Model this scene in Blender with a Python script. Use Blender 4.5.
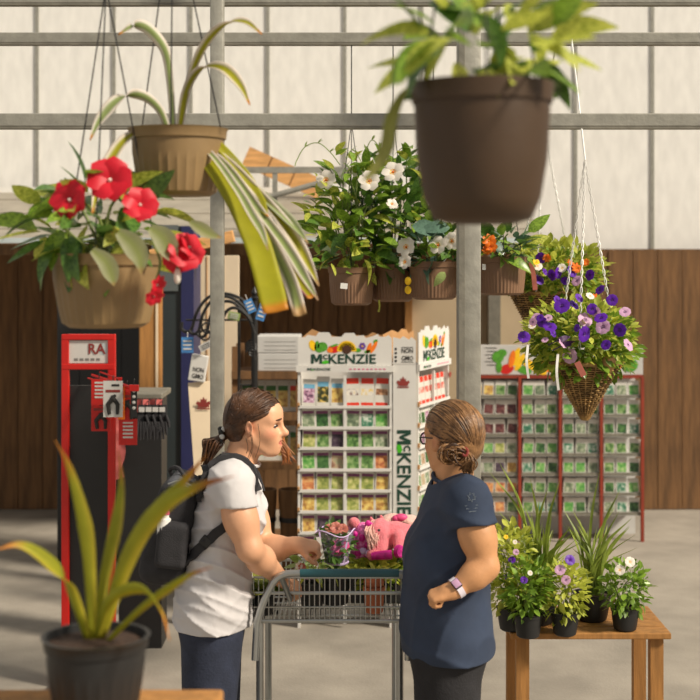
import bpy, bmesh, math, random
import numpy as np
from mathutils import Vector, Matrix, Quaternion
from mathutils.bvhtree import BVHTree

for o in list(bpy.data.objects):
    bpy.data.objects.remove(o, do_unlink=True)
SC = bpy.context.scene
COL = SC.collection
random.seed(7)
R = math.radians
PI = math.pi

# ------------------------------------------------------------------ camera
FPX = 1400.0          # focal length in pixels of a 700 px wide frame
HC = 2.05             # camera height, level view, horizon at row 260
cd = bpy.data.cameras.new('camera')
cam = bpy.data.objects.new('camera', cd)
COL.objects.link(cam)
cam.location = (0, 0, HC)
cam.rotation_euler = (R(90), 0, 0)
cd.sensor_width = 36.0
cd.lens = 36.0 * FPX / 700.0
cd.shift_y = -90.0 / 700.0
cd.clip_start = 0.05
cd.dof.use_dof = True
cd.dof.focus_distance = 5.0
cd.dof.aperture_fstop = 4.2
SC.camera = cam

# ------------------------------------------------------------------ light
world = bpy.data.worlds.new('world')
SC.world = world
world.use_nodes = True
bg = world.node_tree.nodes['Background']
bg.inputs[0].default_value = (1.0, 0.97, 0.92, 1)
bg.inputs[1].default_value = 0.41
sd = bpy.data.lights.new('sun', 'SUN')
sd.energy = 4.9
sd.angle = R(9)
sd.color = (1.0, 0.90, 0.75)
sun = bpy.data.objects.new('sun', sd)
COL.objects.link(sun)
sun.location = (6, -3, 9)
sun.rotation_euler = Vector((-0.78, 0.42, -0.74)).to_track_quat('-Z', 'Y').to_euler()

vs = SC.view_settings
vs.view_transform = 'Standard'
vs.look = 'None'
vs.gamma = 1.0
vs.use_curve_mapping = False
vs.exposure = 0.08


def P(px, py, Y):
    """point of the place seen at a photo pixel, at distance Y"""
    return Vector(((px - 350.0) * Y / FPX, Y, HC + (260.0 - py) * Y / FPX))


# ------------------------------------------------------------------ objects
LABELS = {}


def tag(o, label=None, cat=None, group=None, kind=None):
    if label:
        o['label'] = label
    if cat:
        o['category'] = cat
    if group:
        o['group'] = group
    if kind:
        o['kind'] = kind
    return o


def thing(name, label, cat, loc=(0, 0, 0), rotz=0.0, group=None, kind=None):
    o = bpy.data.objects.new(name, None)
    o.empty_display_size = 0.05
    COL.objects.link(o)
    o.location = loc
    o.rotation_euler = (0, 0, rotz)
    tag(o, label, cat, group, kind)
    return o


def wmat(o):
    m = Matrix.Translation(o.location) @ o.rotation_euler.to_matrix().to_4x4()
    if o.parent:
        return wmat(o.parent) @ m
    return m


def link(name, me, parent=None, mats=None):
    o = bpy.data.objects.new(name, me)
    COL.objects.link(o)
    if parent is not None:
        o.parent = parent
    if mats:
        for m in mats:
            me.materials.append(m)
    return o


def make_mesh(name, v, f, mi=None, smooth=False, sharp=40, cols=None):
    me = bpy.data.meshes.new(name)
    me.from_pydata([tuple(p) for p in v], [], f)
    if mi is not None:
        me.polygons.foreach_set('material_index', mi)
    if smooth:
        me.polygons.foreach_set('use_smooth', [True] * len(me.polygons))
        if sharp:
            me.set_sharp_from_angle(angle=R(sharp))
    if cols is not None:
        a = me.color_attributes.new('Col', 'FLOAT_COLOR', 'POINT')
        flat = np.ones((len(v), 4), dtype=np.float32)
        flat[:, :3] = np.asarray(cols, dtype=np.float32)
        a.data.foreach_set('color', flat.ravel())
    me.update()
    return me


class MB:
    """collects shapes (world coordinates) that become ONE mesh object"""

    def __init__(s, M=None):
        s.v, s.f, s.mi, s.c = [], [], [], []
        s.M = M
        s.hascol = False

    def add(s, v, f, m=0, col=None):
        b = len(s.v)
        if s.M is not None:
            v = [s.M @ Vector(p) for p in v]
        s.v.extend([tuple(p) for p in v])
        for q in f:
            s.f.append(tuple(i + b for i in q))
            s.mi.append(m)
        if col is None:
            s.c.extend([(1, 1, 1)] * len(v))
        else:
            s.hascol = True
            s.c.extend(col if isinstance(col, list) else [col] * len(v))

    def box(s, c, d, rot=None, m=0, col=None):
        hx, hy, hz = d[0] / 2, d[1] / 2, d[2] / 2
        v = [Vector((x, y, z)) for x in (-hx, hx) for y in (-hy, hy) for z in (-hz, hz)]
        if rot is not None:
            v = [rot @ p for p in v]
        c = Vector(c)
        s.add([p + c for p in v], [(0, 1, 3, 2), (4, 6, 7, 5), (0, 4, 5, 1), (2, 3, 7, 6), (0, 2, 6, 4), (1, 5, 7, 3)], m, col)

    def bbox(s, c, d, bev=0.01, rot=None, m=0, seg=2):
        bm = bmesh.new()
        bmesh.ops.create_cube(bm, size=1.0)
        bmesh.ops.scale(bm, vec=d, verts=bm.verts)
        bmesh.ops.bevel(bm, geom=list(bm.edges), offset=bev, segments=seg, affect='EDGES', profile=0.5)
        bm.verts.index_update()
        c = Vector(c)
        v = [(rot @ p.co if rot is not None else p.co.copy()) + c for p in bm.verts]
        f = [[q.index for q in fc.verts] for fc in bm.faces]
        bm.free()
        s.add(v, f, m)

    def tube(s, pts, r, n=8, m=0, cap=True, squash=None, col=None):
        pts = [Vector(p) for p in pts]
        k = len(pts)
        rs = r if isinstance(r, (list, tuple)) else [r] * k
        ts = []
        for i in range(k):
            a = pts[max(i - 1, 0)]
            b = pts[min(i + 1, k - 1)]
            t = (b - a)
            ts.append(t.normalized() if t.length > 1e-9 else Vector((0, 0, 1)))
        up = Vector((0, 0, 1)) if abs(ts[0].z) < 0.9 else Vector((0, 1, 0))
        nrm = (up - ts[0] * up.dot(ts[0])).normalized()
        v = []
        cs = []
        for i in range(k):
            nrm = (nrm - ts[i] * nrm.dot(ts[i]))
            nrm = nrm.normalized() if nrm.length > 1e-6 else ts[i].orthogonal().normalized()
            b = ts[i].cross(nrm)
            for j in range(n):
                a = 2 * PI * j / n
                q = squash if squash else 1.0
                v.append(pts[i] + nrm * (math.cos(a) * rs[i]) + b * (math.sin(a) * rs[i] * q))
                if col is not None:
                    cs.append(col[i] if isinstance(col, list) else col)
        f = []
        for i in range(k - 1):
            for j in range(n):
                f.append((i * n + j, i * n + (j + 1) % n, (i + 1) * n + (j + 1) % n, (i + 1) * n + j))
        if cap:
            f.append(tuple(range(n - 1, -1, -1)))
            f.append(tuple((k - 1) * n + j for j in range(n)))
        s.add(v, f, m, cs if col is not None else None)

    def lathe(s, prof, n=24, c=(0, 0, 0), m=0, rib=None, caps=(False, False), ax=None):
        """prof: (radius, z); rib(i,j) -> radius factor"""
        c = Vector(c)
        v, f = [], []
        for i, (r, z) in enumerate(prof):
            for j in range(n):
                a = 2 * PI * j / n
                rr = r * (rib(i, j) if rib else 1.0)
                p = Vector((rr * math.cos(a), rr * math.sin(a), z))
                if ax is not None:
                    p = ax @ p
                v.append(c + p)
        for i in range(len(prof) - 1):
            for j in range(n):
                f.append((i * n + j, i * n + (j + 1) % n, (i + 1) * n + (j + 1) % n, (i + 1) * n + j))
        if caps[0]:
            f.append(tuple(range(n - 1, -1, -1)))
        if caps[1]:
            f.append(tuple((len(prof) - 1) * n + j for j in range(n)))
        s.add(v, f, m)

    def ball(s, c, r, nu=12, nv=8, m=0, rot=None):
        r = (r, r, r) if not isinstance(r, (tuple, list)) else r
        v, f = [], []
        c = Vector(c)
        for i in range(nv + 1):
            t = PI * i / nv
            for j in range(nu):
                a = 2 * PI * j / nu
                p = Vector((r[0] * math.sin(t) * math.cos(a), r[1] * math.sin(t) * math.sin(a), -r[2] * math.cos(t)))
                if rot is not None:
                    p = rot @ p
                v.append(c + p)
        for i in range(nv):
            for j in range(nu):
                f.append((i * nu + j, i * nu + (j + 1) % nu, (i + 1) * nu + (j + 1) % nu, (i + 1) * nu + j))
        s.add(v, f, m)

    def prism(s, poly, o, u, w, t, m=0):
        """2-D outline poly laid on the plane o + a*u + b*w, given thickness t"""
        o, u, w = Vector(o), Vector(u), Vector(w)
        n = u.cross(w).normalized()
        k = len(poly)
        v = [o + u * a + w * b + n * t for a, b in poly] + [o + u * a + w * b for a, b in poly]
        f = [tuple(range(k)), tuple(range(2 * k - 1, k - 1, -1))]
        for i in range(k):
            j = (i + 1) % k
            f.append((i + k, j + k, j, i))
        s.add(v, f, m)

    def ribbon(s, pts, wid, side, m=0, cup=0.0, thick=0.0, nacross=4, col=None):
        """a strap or blade along pts; side = across direction(s); col(u, v) colours"""
        pts = [Vector(p) for p in pts]
        k = len(pts)
        v, f, cs = [], [], []
        na = nacross
        for lay in ((0, 1) if thick else (0,)):
            for i in range(k):
                t = (pts[min(i + 1, k - 1)] - pts[max(i - 1, 0)]).normalized()
                sv = Vector(side[i] if isinstance(side, list) else side)
                sv = (sv - t * sv.dot(t)).normalized()
                nn = t.cross(sv)
                w = wid[i] if isinstance(wid, (list, tuple)) else wid
                for j in range(na + 1):
                    q = j / na * 2 - 1
                    v.append(pts[i] + sv * (q * w / 2) + nn * (cup * w * (abs(q) ** 1.5) - lay * thick))
                    if col:
                        cs.append(col(i / (k - 1), q))
        b = k * (na + 1)
        for i in range(k - 1):
            for j in range(na):
                a = i * (na + 1) + j
                f.append((a, a + 1, a + na + 2, a + na + 1))
                if thick:
                    f.append((b + a, b + a + na + 1, b + a + na + 2, b + a + 1))
        if thick:
            for i in range(k - 1):
                a = i * (na + 1)
                f.append((a, a + na + 1, b + a + na + 1, b + a))
                a += na
                f.append((a, b + a, b + a + na + 1, a + na + 1))
            f.append(tuple(list(range(na + 1)) + [b + j for j in range(na, -1, -1)])[::-1])
            e = (k - 1) * (na + 1)
            f.append(tuple([e + j for j in range(na + 1)] + [b + e + j for j in range(na, -1, -1)]))
        s.add(v, f, m, cs if col else None)

    def build(s, name, mats, parent=None, smooth=False, sharp=40, local=False, label=None, cat=None, group=None, kind=None):
        if not isinstance(mats, (list, tuple)):
            mats = [mats]
        v = s.v
        if parent is not None and not local:
            iv = wmat(parent).inverted()
            v = [iv @ Vector(p) for p in v]
        org = None
        if parent is None and not local:
            a = np.array(v)
            org = Vector(((a[:, 0].min() + a[:, 0].max()) / 2, (a[:, 1].min() + a[:, 1].max()) / 2, a[:, 2].min()))
            v = [Vector(p) - org for p in v]
        me = make_mesh(name, v, s.f, s.mi, smooth, sharp, s.c if s.hascol else None)
        o = link(name, me, parent, mats)
        if org is not None:
            o.location = org
        return tag(o, label, cat, group, kind)


def bez(p0, p1, p2, p3, n=12):
    p0, p1, p2, p3 = map(Vector, (p0, p1, p2, p3))
    out = []
    for i in range(n + 1):
        t = i / n
        out.append(p0 * (1 - t) ** 3 + p1 * (3 * t * (1 - t) ** 2) + p2 * (3 * t * t * (1 - t)) + p3 * t ** 3)
    return out


def crom(pts, n=6):
    """smooth curve through the points"""
    pts = [Vector(p) for p in pts]
    q = [pts[0] * 2 - pts[1]] + pts + [pts[-1] * 2 - pts[-2]]
    out = []
    for i in range(1, len(q) - 2):
        a, b, c, d = q[i - 1], q[i], q[i + 1], q[i + 2]
        for k in range(n):
            t = k / n
            out.append(0.5 * ((2 * b) + (c - a) * t + (2 * a - 5 * b + 4 * c - d) * t * t + (3 * b - a - 3 * c + d) * t ** 3))
    out.append(pts[-1])
    return out


# ------------------------------------------------------------------ implicit surfaces
class SDF:
    def __init__(s, lo, hi, h):
        s.lo = np.array(lo, dtype=np.float32)
        s.h = h
        s.n = [int(math.ceil((hi[i] - lo[i]) / h)) + 1 for i in range(3)]
        s.ax = [s.lo[i] + h * np.arange(s.n[i], dtype=np.float32) for i in range(3)]
        s.D = np.full(s.n, 10.0, dtype=np.float32)

    def put(s, fn, lo, hi, k, op='u'):
        i0 = [max(0, int((lo[i] - s.lo[i]) / s.h)) for i in range(3)]
        i1 = [min(s.n[i], int((hi[i] - s.lo[i]) / s.h) + 2) for i in range(3)]
        if any(i1[i] <= i0[i] for i in range(3)):
            return
        X = s.ax[0][i0[0]:i1[0]][:, None, None]
        Y = s.ax[1][i0[1]:i1[1]][None, :, None]
        Z = s.ax[2][i0[2]:i1[2]][None, None, :]
        d = fn(X, Y, Z).astype(np.float32)
        sl = (slice(i0[0], i1[0]), slice(i0[1], i1[1]), slice(i0[2], i1[2]))
        a = s.D[sl]
        if op == 'u':
            hh = np.maximum(k - np.abs(a - d), 0) / k
            s.D[sl] = np.minimum(a, d) - hh * hh * k * 0.25
        elif op == 's':
            d = -d
            hh = np.maximum(k - np.abs(a - d), 0) / k
            s.D[sl] = np.maximum(a, d) + hh * hh * k * 0.25
        else:
            s.D[sl] = np.maximum(a, d)

    def ell(s, c, r, rot=None, k=0.02, op='u'):
        c = [float(q) for q in c]
        m = max(r) + k + 3 * s.h
        Rm = np.array(rot if rot is not None else Matrix.Identity(3), dtype=np.float32)

        def fn(X, Y, Z):
            x, y, z = X - c[0], Y - c[1], Z - c[2]
            k0 = 0
            k1 = 0
            for i in range(3):
                q = x * Rm[0, i] + y * Rm[1, i] + z * Rm[2, i]
                k0 = k0 + (q / r[i]) ** 2
                k1 = k1 + (q / (r[i] * r[i])) ** 2
            k0 = np.sqrt(k0)
            k1 = np.sqrt(k1) + 1e-6
            return k0 * (k0 - 1) / k1
        s.put(fn, [q - m for q in c], [q + m for q in c], k, op)

    def cap(s, a, b, ra, rb, k=0.02, op='u', squash=None):
        a = Vector(a)
        b = Vector(b)
        m = max(ra, rb) * (1 if squash is None else max(1, squash[1])) + k + 3 * s.h
        lo = [min(a[i], b[i]) - m for i in range(3)]
        hi = [max(a[i], b[i]) + m for i in range(3)]
        ba = b - a
        L2 = max(ba.length_squared, 1e-9)

        def fn(X, Y, Z):
            x, y, z = X - a.x, Y - a.y, Z - a.z
            t = np.clip((x * ba.x + y * ba.y + z * ba.z) / L2, 0, 1)
            dx, dy, dz = x - t * ba.x, y - t * ba.y, z - t * ba.z
            q = 1.0
            if squash is not None:
                n, fac = squash
                g = (dx * n[0] + dy * n[1] + dz * n[2]) * (1.0 / fac - 1.0)
                dx, dy, dz = dx + g * n[0], dy + g * n[1], dz + g * n[2]
                q = min(1.0, fac)
            return (np.sqrt(dx * dx + dy * dy + dz * dz) - (ra + (rb - ra) * t)) * q
        s.put(fn, lo, hi, k, op)

    def cyl(s, a, b, ra, rb, k=0.03, tilt=(0, 0, 0)):
        """tapered tube, rounded at a, flat at b (a sleeve with its hem)"""
        a, b = Vector(a), Vector(b)
        ba = b - a
        L2 = ba.length_squared
        n = (ba.normalized() + Vector(tilt)).normalized()
        m = max(ra, rb) + k + 3 * s.h + .05

        def fn(X, Y, Z):
            x, y, z = X - a.x, Y - a.y, Z - a.z
            tt = (x * ba.x + y * ba.y + z * ba.z) / L2
            t = np.clip(tt, 0, 1.4)
            d = np.sqrt((x - t * ba.x) ** 2 + (y - t * ba.y) ** 2 + (z - t * ba.z) ** 2) - (ra + (rb - ra) * np.clip(t, 0, 1))
            pl = (X - b.x) * n.x + (Y - b.y) * n.y + (Z - b.z) * n.z
            return np.maximum(d, pl)
        s.put(fn, [min(a[i], b[i]) - m for i in range(3)], [max(a[i], b[i]) + m for i in range(3)], k)

    def rbox(s, c, d, rad, rot=None, k=0.02, op='u'):
        c = [float(q) for q in c]
        Rm = np.array(rot if rot is not None else Matrix.Identity(3), dtype=np.float32)
        m = Vector(d).length / 2 + k + 3 * s.h

        def fn(X, Y, Z):
            x, y, z = X - c[0], Y - c[1], Z - c[2]
            o = 0
            mx = -10
            for i in range(3):
                q = np.abs(x * Rm[0, i] + y * Rm[1, i] + z * Rm[2, i]) - (d[i] / 2 - rad)
                o = o + np.maximum(q, 0) ** 2
                mx = np.maximum(mx, q)
            return np.sqrt(o) + np.minimum(mx, 0) - rad
        s.put(fn, [q - m for q in c], [q + m for q in c], k, op)

    def cut(s, p, n):
        """keep the side the normal points away from"""
        n = Vector(n).normalized()
        d = (s.ax[0][:, None, None] - p[0]) * n.x + (s.ax[1][None, :, None] - p[1]) * n.y + (s.ax[2][None, None, :] - p[2]) * n.z
        s.D = np.maximum(s.D, d.astype(np.float32))

    def warp(s, fn):
        s.D = s.D + fn(s.ax[0][:, None, None], s.ax[1][None, :, None], s.ax[2][None, None, :]).astype(np.float32)

    def arrays(s, smooth=1):
        D = s.D
        S = D < 0
        nx, ny, nz = D.shape
        acc = np.zeros((nx - 1, ny - 1, nz - 1), dtype=np.uint8)
        cor = [(i, j, k) for i in (0, 1) for j in (0, 1) for k in (0, 1)]
        for (i, j, k) in cor:
            acc += S[i:nx - 1 + i, j:ny - 1 + j, k:nz - 1 + k]
        act = (acc > 0) & (acc < 8)
        ci = np.argwhere(act)
        idx = np.full(act.shape, -1, dtype=np.int64)
        idx[act] = np.arange(len(ci))
        pos = np.zeros((len(ci), 3))
        cnt = np.zeros(len(ci))
        vals = {c: D[ci[:, 0] + c[0], ci[:, 1] + c[1], ci[:, 2] + c[2]] for c in cor}
        for a in cor:
            for ax in range(3):
                if a[ax] == 0:
                    b = list(a)
                    b[ax] = 1
                    b = tuple(b)
                    A, B = vals[a], vals[b]
                    mk = (A < 0) != (B < 0)
                    t = A[mk] / (A[mk] - B[mk])
                    p = np.tile(np.array(a, dtype=float), (int(mk.sum()), 1))
                    p[:, ax] += t
                    pos[mk] += p
                    cnt[mk] += 1
        pos /= cnt[:, None]
        V = s.lo + s.h * (ci + pos)
        F = []
        I = idx
        sx = S[:-1, 1:-1, 1:-1] != S[1:, 1:-1, 1:-1]
        e = np.argwhere(sx)
        i, j, k = e[:, 0], e[:, 1] + 1, e[:, 2] + 1
        q = np.stack([I[i, j - 1, k - 1], I[i, j, k - 1], I[i, j, k], I[i, j - 1, k]], 1)
        fl = ~S[i, j, k]
        q[fl] = q[fl][:, ::-1]
        F.append(q)
        sy = S[1:-1, :-1, 1:-1] != S[1:-1, 1:, 1:-1]
        e = np.argwhere(sy)
        i, j, k = e[:, 0] + 1, e[:, 1], e[:, 2] + 1
        q = np.stack([I[i - 1, j, k - 1], I[i - 1, j, k], I[i, j, k], I[i, j, k - 1]], 1)
        fl = ~S[i, j, k]
        q[fl] = q[fl][:, ::-1]
        F.append(q)
        sz = S[1:-1, 1:-1, :-1] != S[1:-1, 1:-1, 1:]
        e = np.argwhere(sz)
        i, j, k = e[:, 0] + 1, e[:, 1] + 1, e[:, 2]
        q = np.stack([I[i - 1, j - 1, k], I[i, j - 1, k], I[i, j, k], I[i - 1, j, k]], 1)
        fl = ~S[i, j, k]
        q[fl] = q[fl][:, ::-1]
        F.append(q)
        F = np.concatenate(F, 0)
        for _ in range(smooth):
            sm = np.zeros_like(V)
            ct = np.zeros(len(V))
            for a in range(4):
                b = (a + 1) % 4
                np.add.at(sm, F[:, a], V[F[:, b]])
                np.add.at(ct, F[:, a], 1)
                np.add.at(sm, F[:, b], V[F[:, a]])
                np.add.at(ct, F[:, b], 1)
            V = V * 0.5 + 0.5 * sm / np.maximum(ct, 1)[:, None]
        return V, F

    def build(s, name, mat, parent=None, smooth=1, colfn=None, label=None, cat=None, group=None):
        V, F = s.arrays(smooth)
        W = V
        org = None
        if parent is not None:
            iv = np.array(wmat(parent).inverted())
            W = V @ iv[:3, :3].T + iv[:3, 3]
        else:
            org = Vector(((V[:, 0].min() + V[:, 0].max()) / 2, (V[:, 1].min() + V[:, 1].max()) / 2, V[:, 2].min()))
            W = V - np.array(org)
        me = bpy.data.meshes.new(name)
        me.vertices.add(len(W))
        me.vertices.foreach_set('co', W.astype(np.float32).ravel())
        me.loops.add(len(F) * 4)
        me.loops.foreach_set('vertex_index', F.astype(np.int32).ravel())
        me.polygons.add(len(F))
        me.polygons.foreach_set('loop_start', np.arange(0, len(F) * 4, 4, dtype=np.int32))
        me.polygons.foreach_set('use_smooth', np.ones(len(F), dtype=bool))
        if colfn is not None:
            a = me.color_attributes.new('Col', 'FLOAT_COLOR', 'POINT')
            fl = np.ones((len(V), 4), dtype=np.float32)
            fl[:, :3] = colfn(V)
            a.data.foreach_set('color', fl.ravel())
        me.update(calc_edges=True)
        o = link(name, me, parent, [mat] if not isinstance(mat, (list, tuple)) else mat)
        if org is not None:
            o.location = org
        tag(o, label, cat, group)
        s.bvh = BVHTree.FromPolygons([tuple(p) for p in V], [tuple(int(x) for x in q) for q in F]) if getattr(s, 'want_bvh', False) else None
        return o


# ------------------------------------------------------------------ materials
def srgb(r, g, b):
    def c(x):
        x /= 255.0
        return x / 12.92 if x <= 0.04045 else ((x + 0.055) / 1.055) ** 2.4
    return (c(r), c(g), c(b))


def pmat(name, col, rough=0.6, var=0.12, scale=8.0, bump=0.0, bscale=None, metal=0.0, stretch=(1, 1, 1), transl=0.0, spec=0.5, alpha=1.0, vcol=False, col2=None, sheen=0.0):
    m = bpy.data.materials.new(name)
    m.use_nodes = True
    nt = m.node_tree
    N = nt.nodes
    L = nt.links
    b = N['Principled BSDF']
    out = N['Material Output']
    b.inputs['Roughness'].default_value = rough
    b.inputs['Metallic'].default_value = metal
    b.inputs['Specular IOR Level'].default_value = spec
    if sheen:
        b.inputs['Sheen Weight'].default_value = sheen
    tc = N.new('ShaderNodeTexCoord')
    mp = N.new('ShaderNodeMapping')
    mp.inputs['Scale'].default_value = stretch
    L.new(tc.outputs['Object'], mp.inputs[0])
    nz = N.new('ShaderNodeTexNoise')
    nz.inputs['Scale'].default_value = scale
    nz.inputs['Detail'].default_value = 5
    L.new(mp.outputs[0], nz.inputs['Vector'])
    mx = N.new('ShaderNodeMix')
    mx.data_type = 'RGBA'
    mx.blend_type = 'MIX'
    c1 = tuple(min(1, x * (1 - var)) for x in col)
    c2 = tuple(min(1, x * (1 + var)) for x in (col2 or col))
    rp = N.new('ShaderNodeValToRGB')
    rp.color_ramp.elements[0].position = 0.32
    rp.color_ramp.elements[0].color = c1 + (1,)
    rp.color_ramp.elements[1].position = 0.68
    rp.color_ramp.elements[1].color = c2 + (1,)
    L.new(nz.outputs['Fac'], rp.inputs[0])
    src = rp.outputs[0]
    if vcol:
        at = N.new('ShaderNodeVertexColor')
        at.layer_name = 'Col'
        mx.blend_type = 'MULTIPLY'
        mx.inputs['Factor'].default_value = 1.0
        L.new(at.outputs['Color'], mx.inputs['A'])
        L.new(rp.outputs[0], mx.inputs['B'])
        src = mx.outputs['Result']
    L.new(src, b.inputs['Base Color'])
    if bump:
        n2 = N.new('ShaderNodeTexNoise')
        n2.inputs['Scale'].default_value = bscale or scale * 4
        n2.inputs['Detail'].default_value = 4
        L.new(mp.outputs[0], n2.inputs['Vector'])
        bp = N.new('ShaderNodeBump')
        bp.inputs['Strength'].default_value = bump
        bp.inputs['Distance'].default_value = 0.01
        L.new(n2.outputs['Fac'], bp.inputs['Height'])
        L.new(bp.outputs[0], b.inputs['Normal'])
    if transl:
        tr = N.new('ShaderNodeBsdfTranslucent')
        L.new(src, tr.inputs[0])
        ms = N.new('ShaderNodeMixShader')
        ms.inputs[0].default_value = transl
        L.new(b.outputs[0], ms.inputs[1])
        L.new(tr.outputs[0], ms.inputs[2])
        L.new(ms.outputs[0], out.inputs[0])
    if alpha < 1:
        b.inputs['Alpha'].default_value = alpha
    return m


def picmat(name, ca, cb, cc, scale=45):
    ca, cb, cc = [tuple(0.70 * x + 0.08 * sum(q) for x in q) for q in (ca, cb, cc)]
    """printed photograph: blobs of three colours"""
    m = bpy.data.materials.new(name)
    m.use_nodes = True
    nt = m.node_tree
    N, L = nt.nodes, nt.links
    b = N['Principled BSDF']
    b.inputs['Roughness'].default_value = 0.35
    tc = N.new('ShaderNodeTexCoord')
    oi = N.new('ShaderNodeObjectInfo')
    ad = N.new('ShaderNodeVectorMath')
    ad.operation = 'ADD'
    L.new(tc.outputs['Object'], ad.inputs[0])
    L.new(oi.outputs['Location'], ad.inputs[1])
    vo = N.new('ShaderNodeTexNoise')
    vo.inputs['Scale'].default_value = scale
    vo.inputs['Detail'].default_value = 3
    L.new(ad.outputs[0], vo.inputs['Vector'])
    rp = N.new('ShaderNodeValToRGB')
    e = rp.color_ramp.elements
    e[0].position = 0.34
    e[0].color = ca + (1,)
    e[1].position = 0.66
    e[1].color = cc + (1,)
    k = e.new(0.5)
    k.color = cb + (1,)
    L.new(vo.outputs['Fac'], rp.inputs[0])
    L.new(rp.outputs[0], b.inputs['Base Color'])
    return m


M = {}
M['concrete'] = pmat('concrete', srgb(150, 142, 130), 0.9, 0.18, 3, 0.25, 60)
M['wood_dark'] = pmat('wood_dark', srgb(110, 78, 46), 0.8, 0.35, 5, 0.3, 30, stretch=(6, 6, 0.6))
M['wood_orange'] = pmat('wood_orange', srgb(214, 160, 100), 0.75, 0.2, 6, 0.2, 30, stretch=(1, 6, 6))
M['wood_post'] = pmat('wood_post', srgb(168, 118, 62), 0.75, 0.22, 6, 0.2, 30, stretch=(6, 6, 0.6))
M['cream'] = pmat('cream', srgb(226, 206, 176), 0.7, 0.08, 2.5, 0.05, 40)
M['cream_dim'] = pmat('cream_dim', srgb(184, 164, 134), 0.7, 0.1, 2.5, 0.05, 40)
M['panel_white'] = pmat('panel_white', srgb(246, 243, 236), 0.45, 0.06, 14, 0.05, 50, stretch=(1, 1, 0.35), transl=0.12)
M['galv'] = pmat('galv', srgb(156, 153, 142), 0.5, 0.14, 22, 0.12, 80, metal=0.35)
M['galv_dark'] = pmat('galv_dark', srgb(128, 124, 112), 0.55, 0.16, 22, 0.12, 80, metal=0.3)
M['sheet'] = pmat('sheet', srgb(146, 138, 124), 0.55, 0.14, 5, 0.1, 30)
M['gutter'] = pmat('gutter', srgb(190, 200, 200), 0.4, 0.08, 6)
M['card_white'] = pmat('card_white', srgb(212, 209, 203), 0.6, 0.04, 6, 0.03, 60)
M['card_grey'] = pmat('card_grey', srgb(196, 194, 190), 0.7, 0.06, 6)
M['card_brown'] = pmat('card_brown', srgb(186, 140, 92), 0.8, 0.1, 8)
M['ink_green'] = pmat('ink_green', srgb(24, 62, 48), 0.5, 0.05)
M['ink_leaf'] = pmat('ink_leaf', srgb(70, 180, 30), 0.5, 0.05)
M['ink_red'] = pmat('ink_red', srgb(140, 52, 46), 0.5, 0.08)
M['ink_black'] = pmat('ink_black', srgb(40, 38, 36), 0.5, 0.05)
M['ink_grey'] = pmat('ink_grey', srgb(130, 128, 124), 0.5, 0.05)
M['yellow'] = pmat('yellow', srgb(248, 196, 20), 0.5, 0.12, 60)
M['orange'] = pmat('orange', srgb(238, 120, 20), 0.5, 0.12, 60)
M['red'] = pmat('red', srgb(206, 30, 22), 0.45, 0.1, 10)
M['green'] = pmat('green', srgb(80, 150, 40), 0.5, 0.25, 60)
M['purple'] = pmat('purple', srgb(120, 80, 170), 0.5, 0.1, 30)
M['brown_seed'] = pmat('brown_seed', srgb(70, 38, 18), 0.6, 0.2, 90)
M['black_iron'] = pmat('black_iron', srgb(30, 29, 28), 0.45, 0.15, 12, 0.1, 60)
M['black_cloth'] = pmat('black_cloth', srgb(44, 43, 46), 0.85, 0.2, 30, 0.3, 220)
M['grey_cloth'] = pmat('grey_cloth', srgb(76, 78, 84), 0.85, 0.2, 60, 0.3, 260)
M['door_dark'] = pmat('door_dark', srgb(46, 54, 56), 0.5, 0.12, 3)
M['door_grey'] = pmat('door_grey', srgb(92, 98, 98), 0.5, 0.12, 3)
M['navy'] = pmat('navy', srgb(36, 40, 84), 0.5, 0.1, 4)
M['pot_brown'] = pmat('pot_brown', srgb(128, 96, 72), 0.55, 0.1, 10, 0.05, 60)
M['pot_tan'] = pmat('pot_tan', srgb(138, 112, 74), 0.55, 0.1, 10, 0.05, 60)
M['pot_dark'] = pmat('pot_dark', srgb(70, 50, 30), 0.55, 0.1, 10, 0.05, 60)
M['pot_black'] = pmat('pot_black', srgb(34, 34, 34), 0.5, 0.1, 10)
M['terracotta'] = pmat('terracotta', srgb(196, 112, 74), 0.8, 0.12, 14, 0.1)
M['soil'] = pmat('soil', srgb(60, 42, 30), 0.95, 0.4, 60, 0.6, 120)
M['leaf'] = pmat('leaf', srgb(106, 144, 48), 0.32, 0.35, 14, transl=0.35, col2=srgb(138, 168, 62))
M['leaf_dark'] = pmat('leaf_dark', srgb(60, 98, 42), 0.28, 0.3, 14, transl=0.3, col2=srgb(96, 130, 58))
M['leaf_blue'] = pmat('leaf_blue', srgb(92, 122, 104), 0.3, 0.25, 14, transl=0.2)
M['leaf_lime'] = pmat('leaf_lime', srgb(164, 182, 52), 0.45, 0.3, 14, transl=0.45, col2=srgb(206, 208, 96))
M['leaf_pale'] = pmat('leaf_pale', srgb(176, 196, 120), 0.45, 0.2, 14, transl=0.4)
M['grass'] = pmat('grass', srgb(104, 128, 48), 0.45, 0.3, 10, transl=0.3, col2=srgb(150, 164, 70))
M['stem'] = pmat('stem', srgb(110, 124, 60), 0.6, 0.2, 14)
M['petal_white'] = pmat('petal_white', srgb(250, 242, 232), 0.5, 0.03, 20, transl=0.35)
M['petal_purple'] = pmat('petal_purple', srgb(100, 32, 176), 0.5, 0.15, 30, transl=0.3)
M['petal_lilac'] = pmat('petal_lilac', srgb(226, 180, 216), 0.5, 0.12, 30, transl=0.3)
M['petal_dark'] = pmat('petal_dark', srgb(70, 26, 84), 0.5, 0.12, 30, transl=0.2)
M['petal_red'] = pmat('petal_red', srgb(222, 30, 52), 0.5, 0.15, 30, transl=0.35)
M['petal_pink'] = pmat('petal_pink', srgb(236, 90, 150), 0.5, 0.15, 30, transl=0.3)
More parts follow.
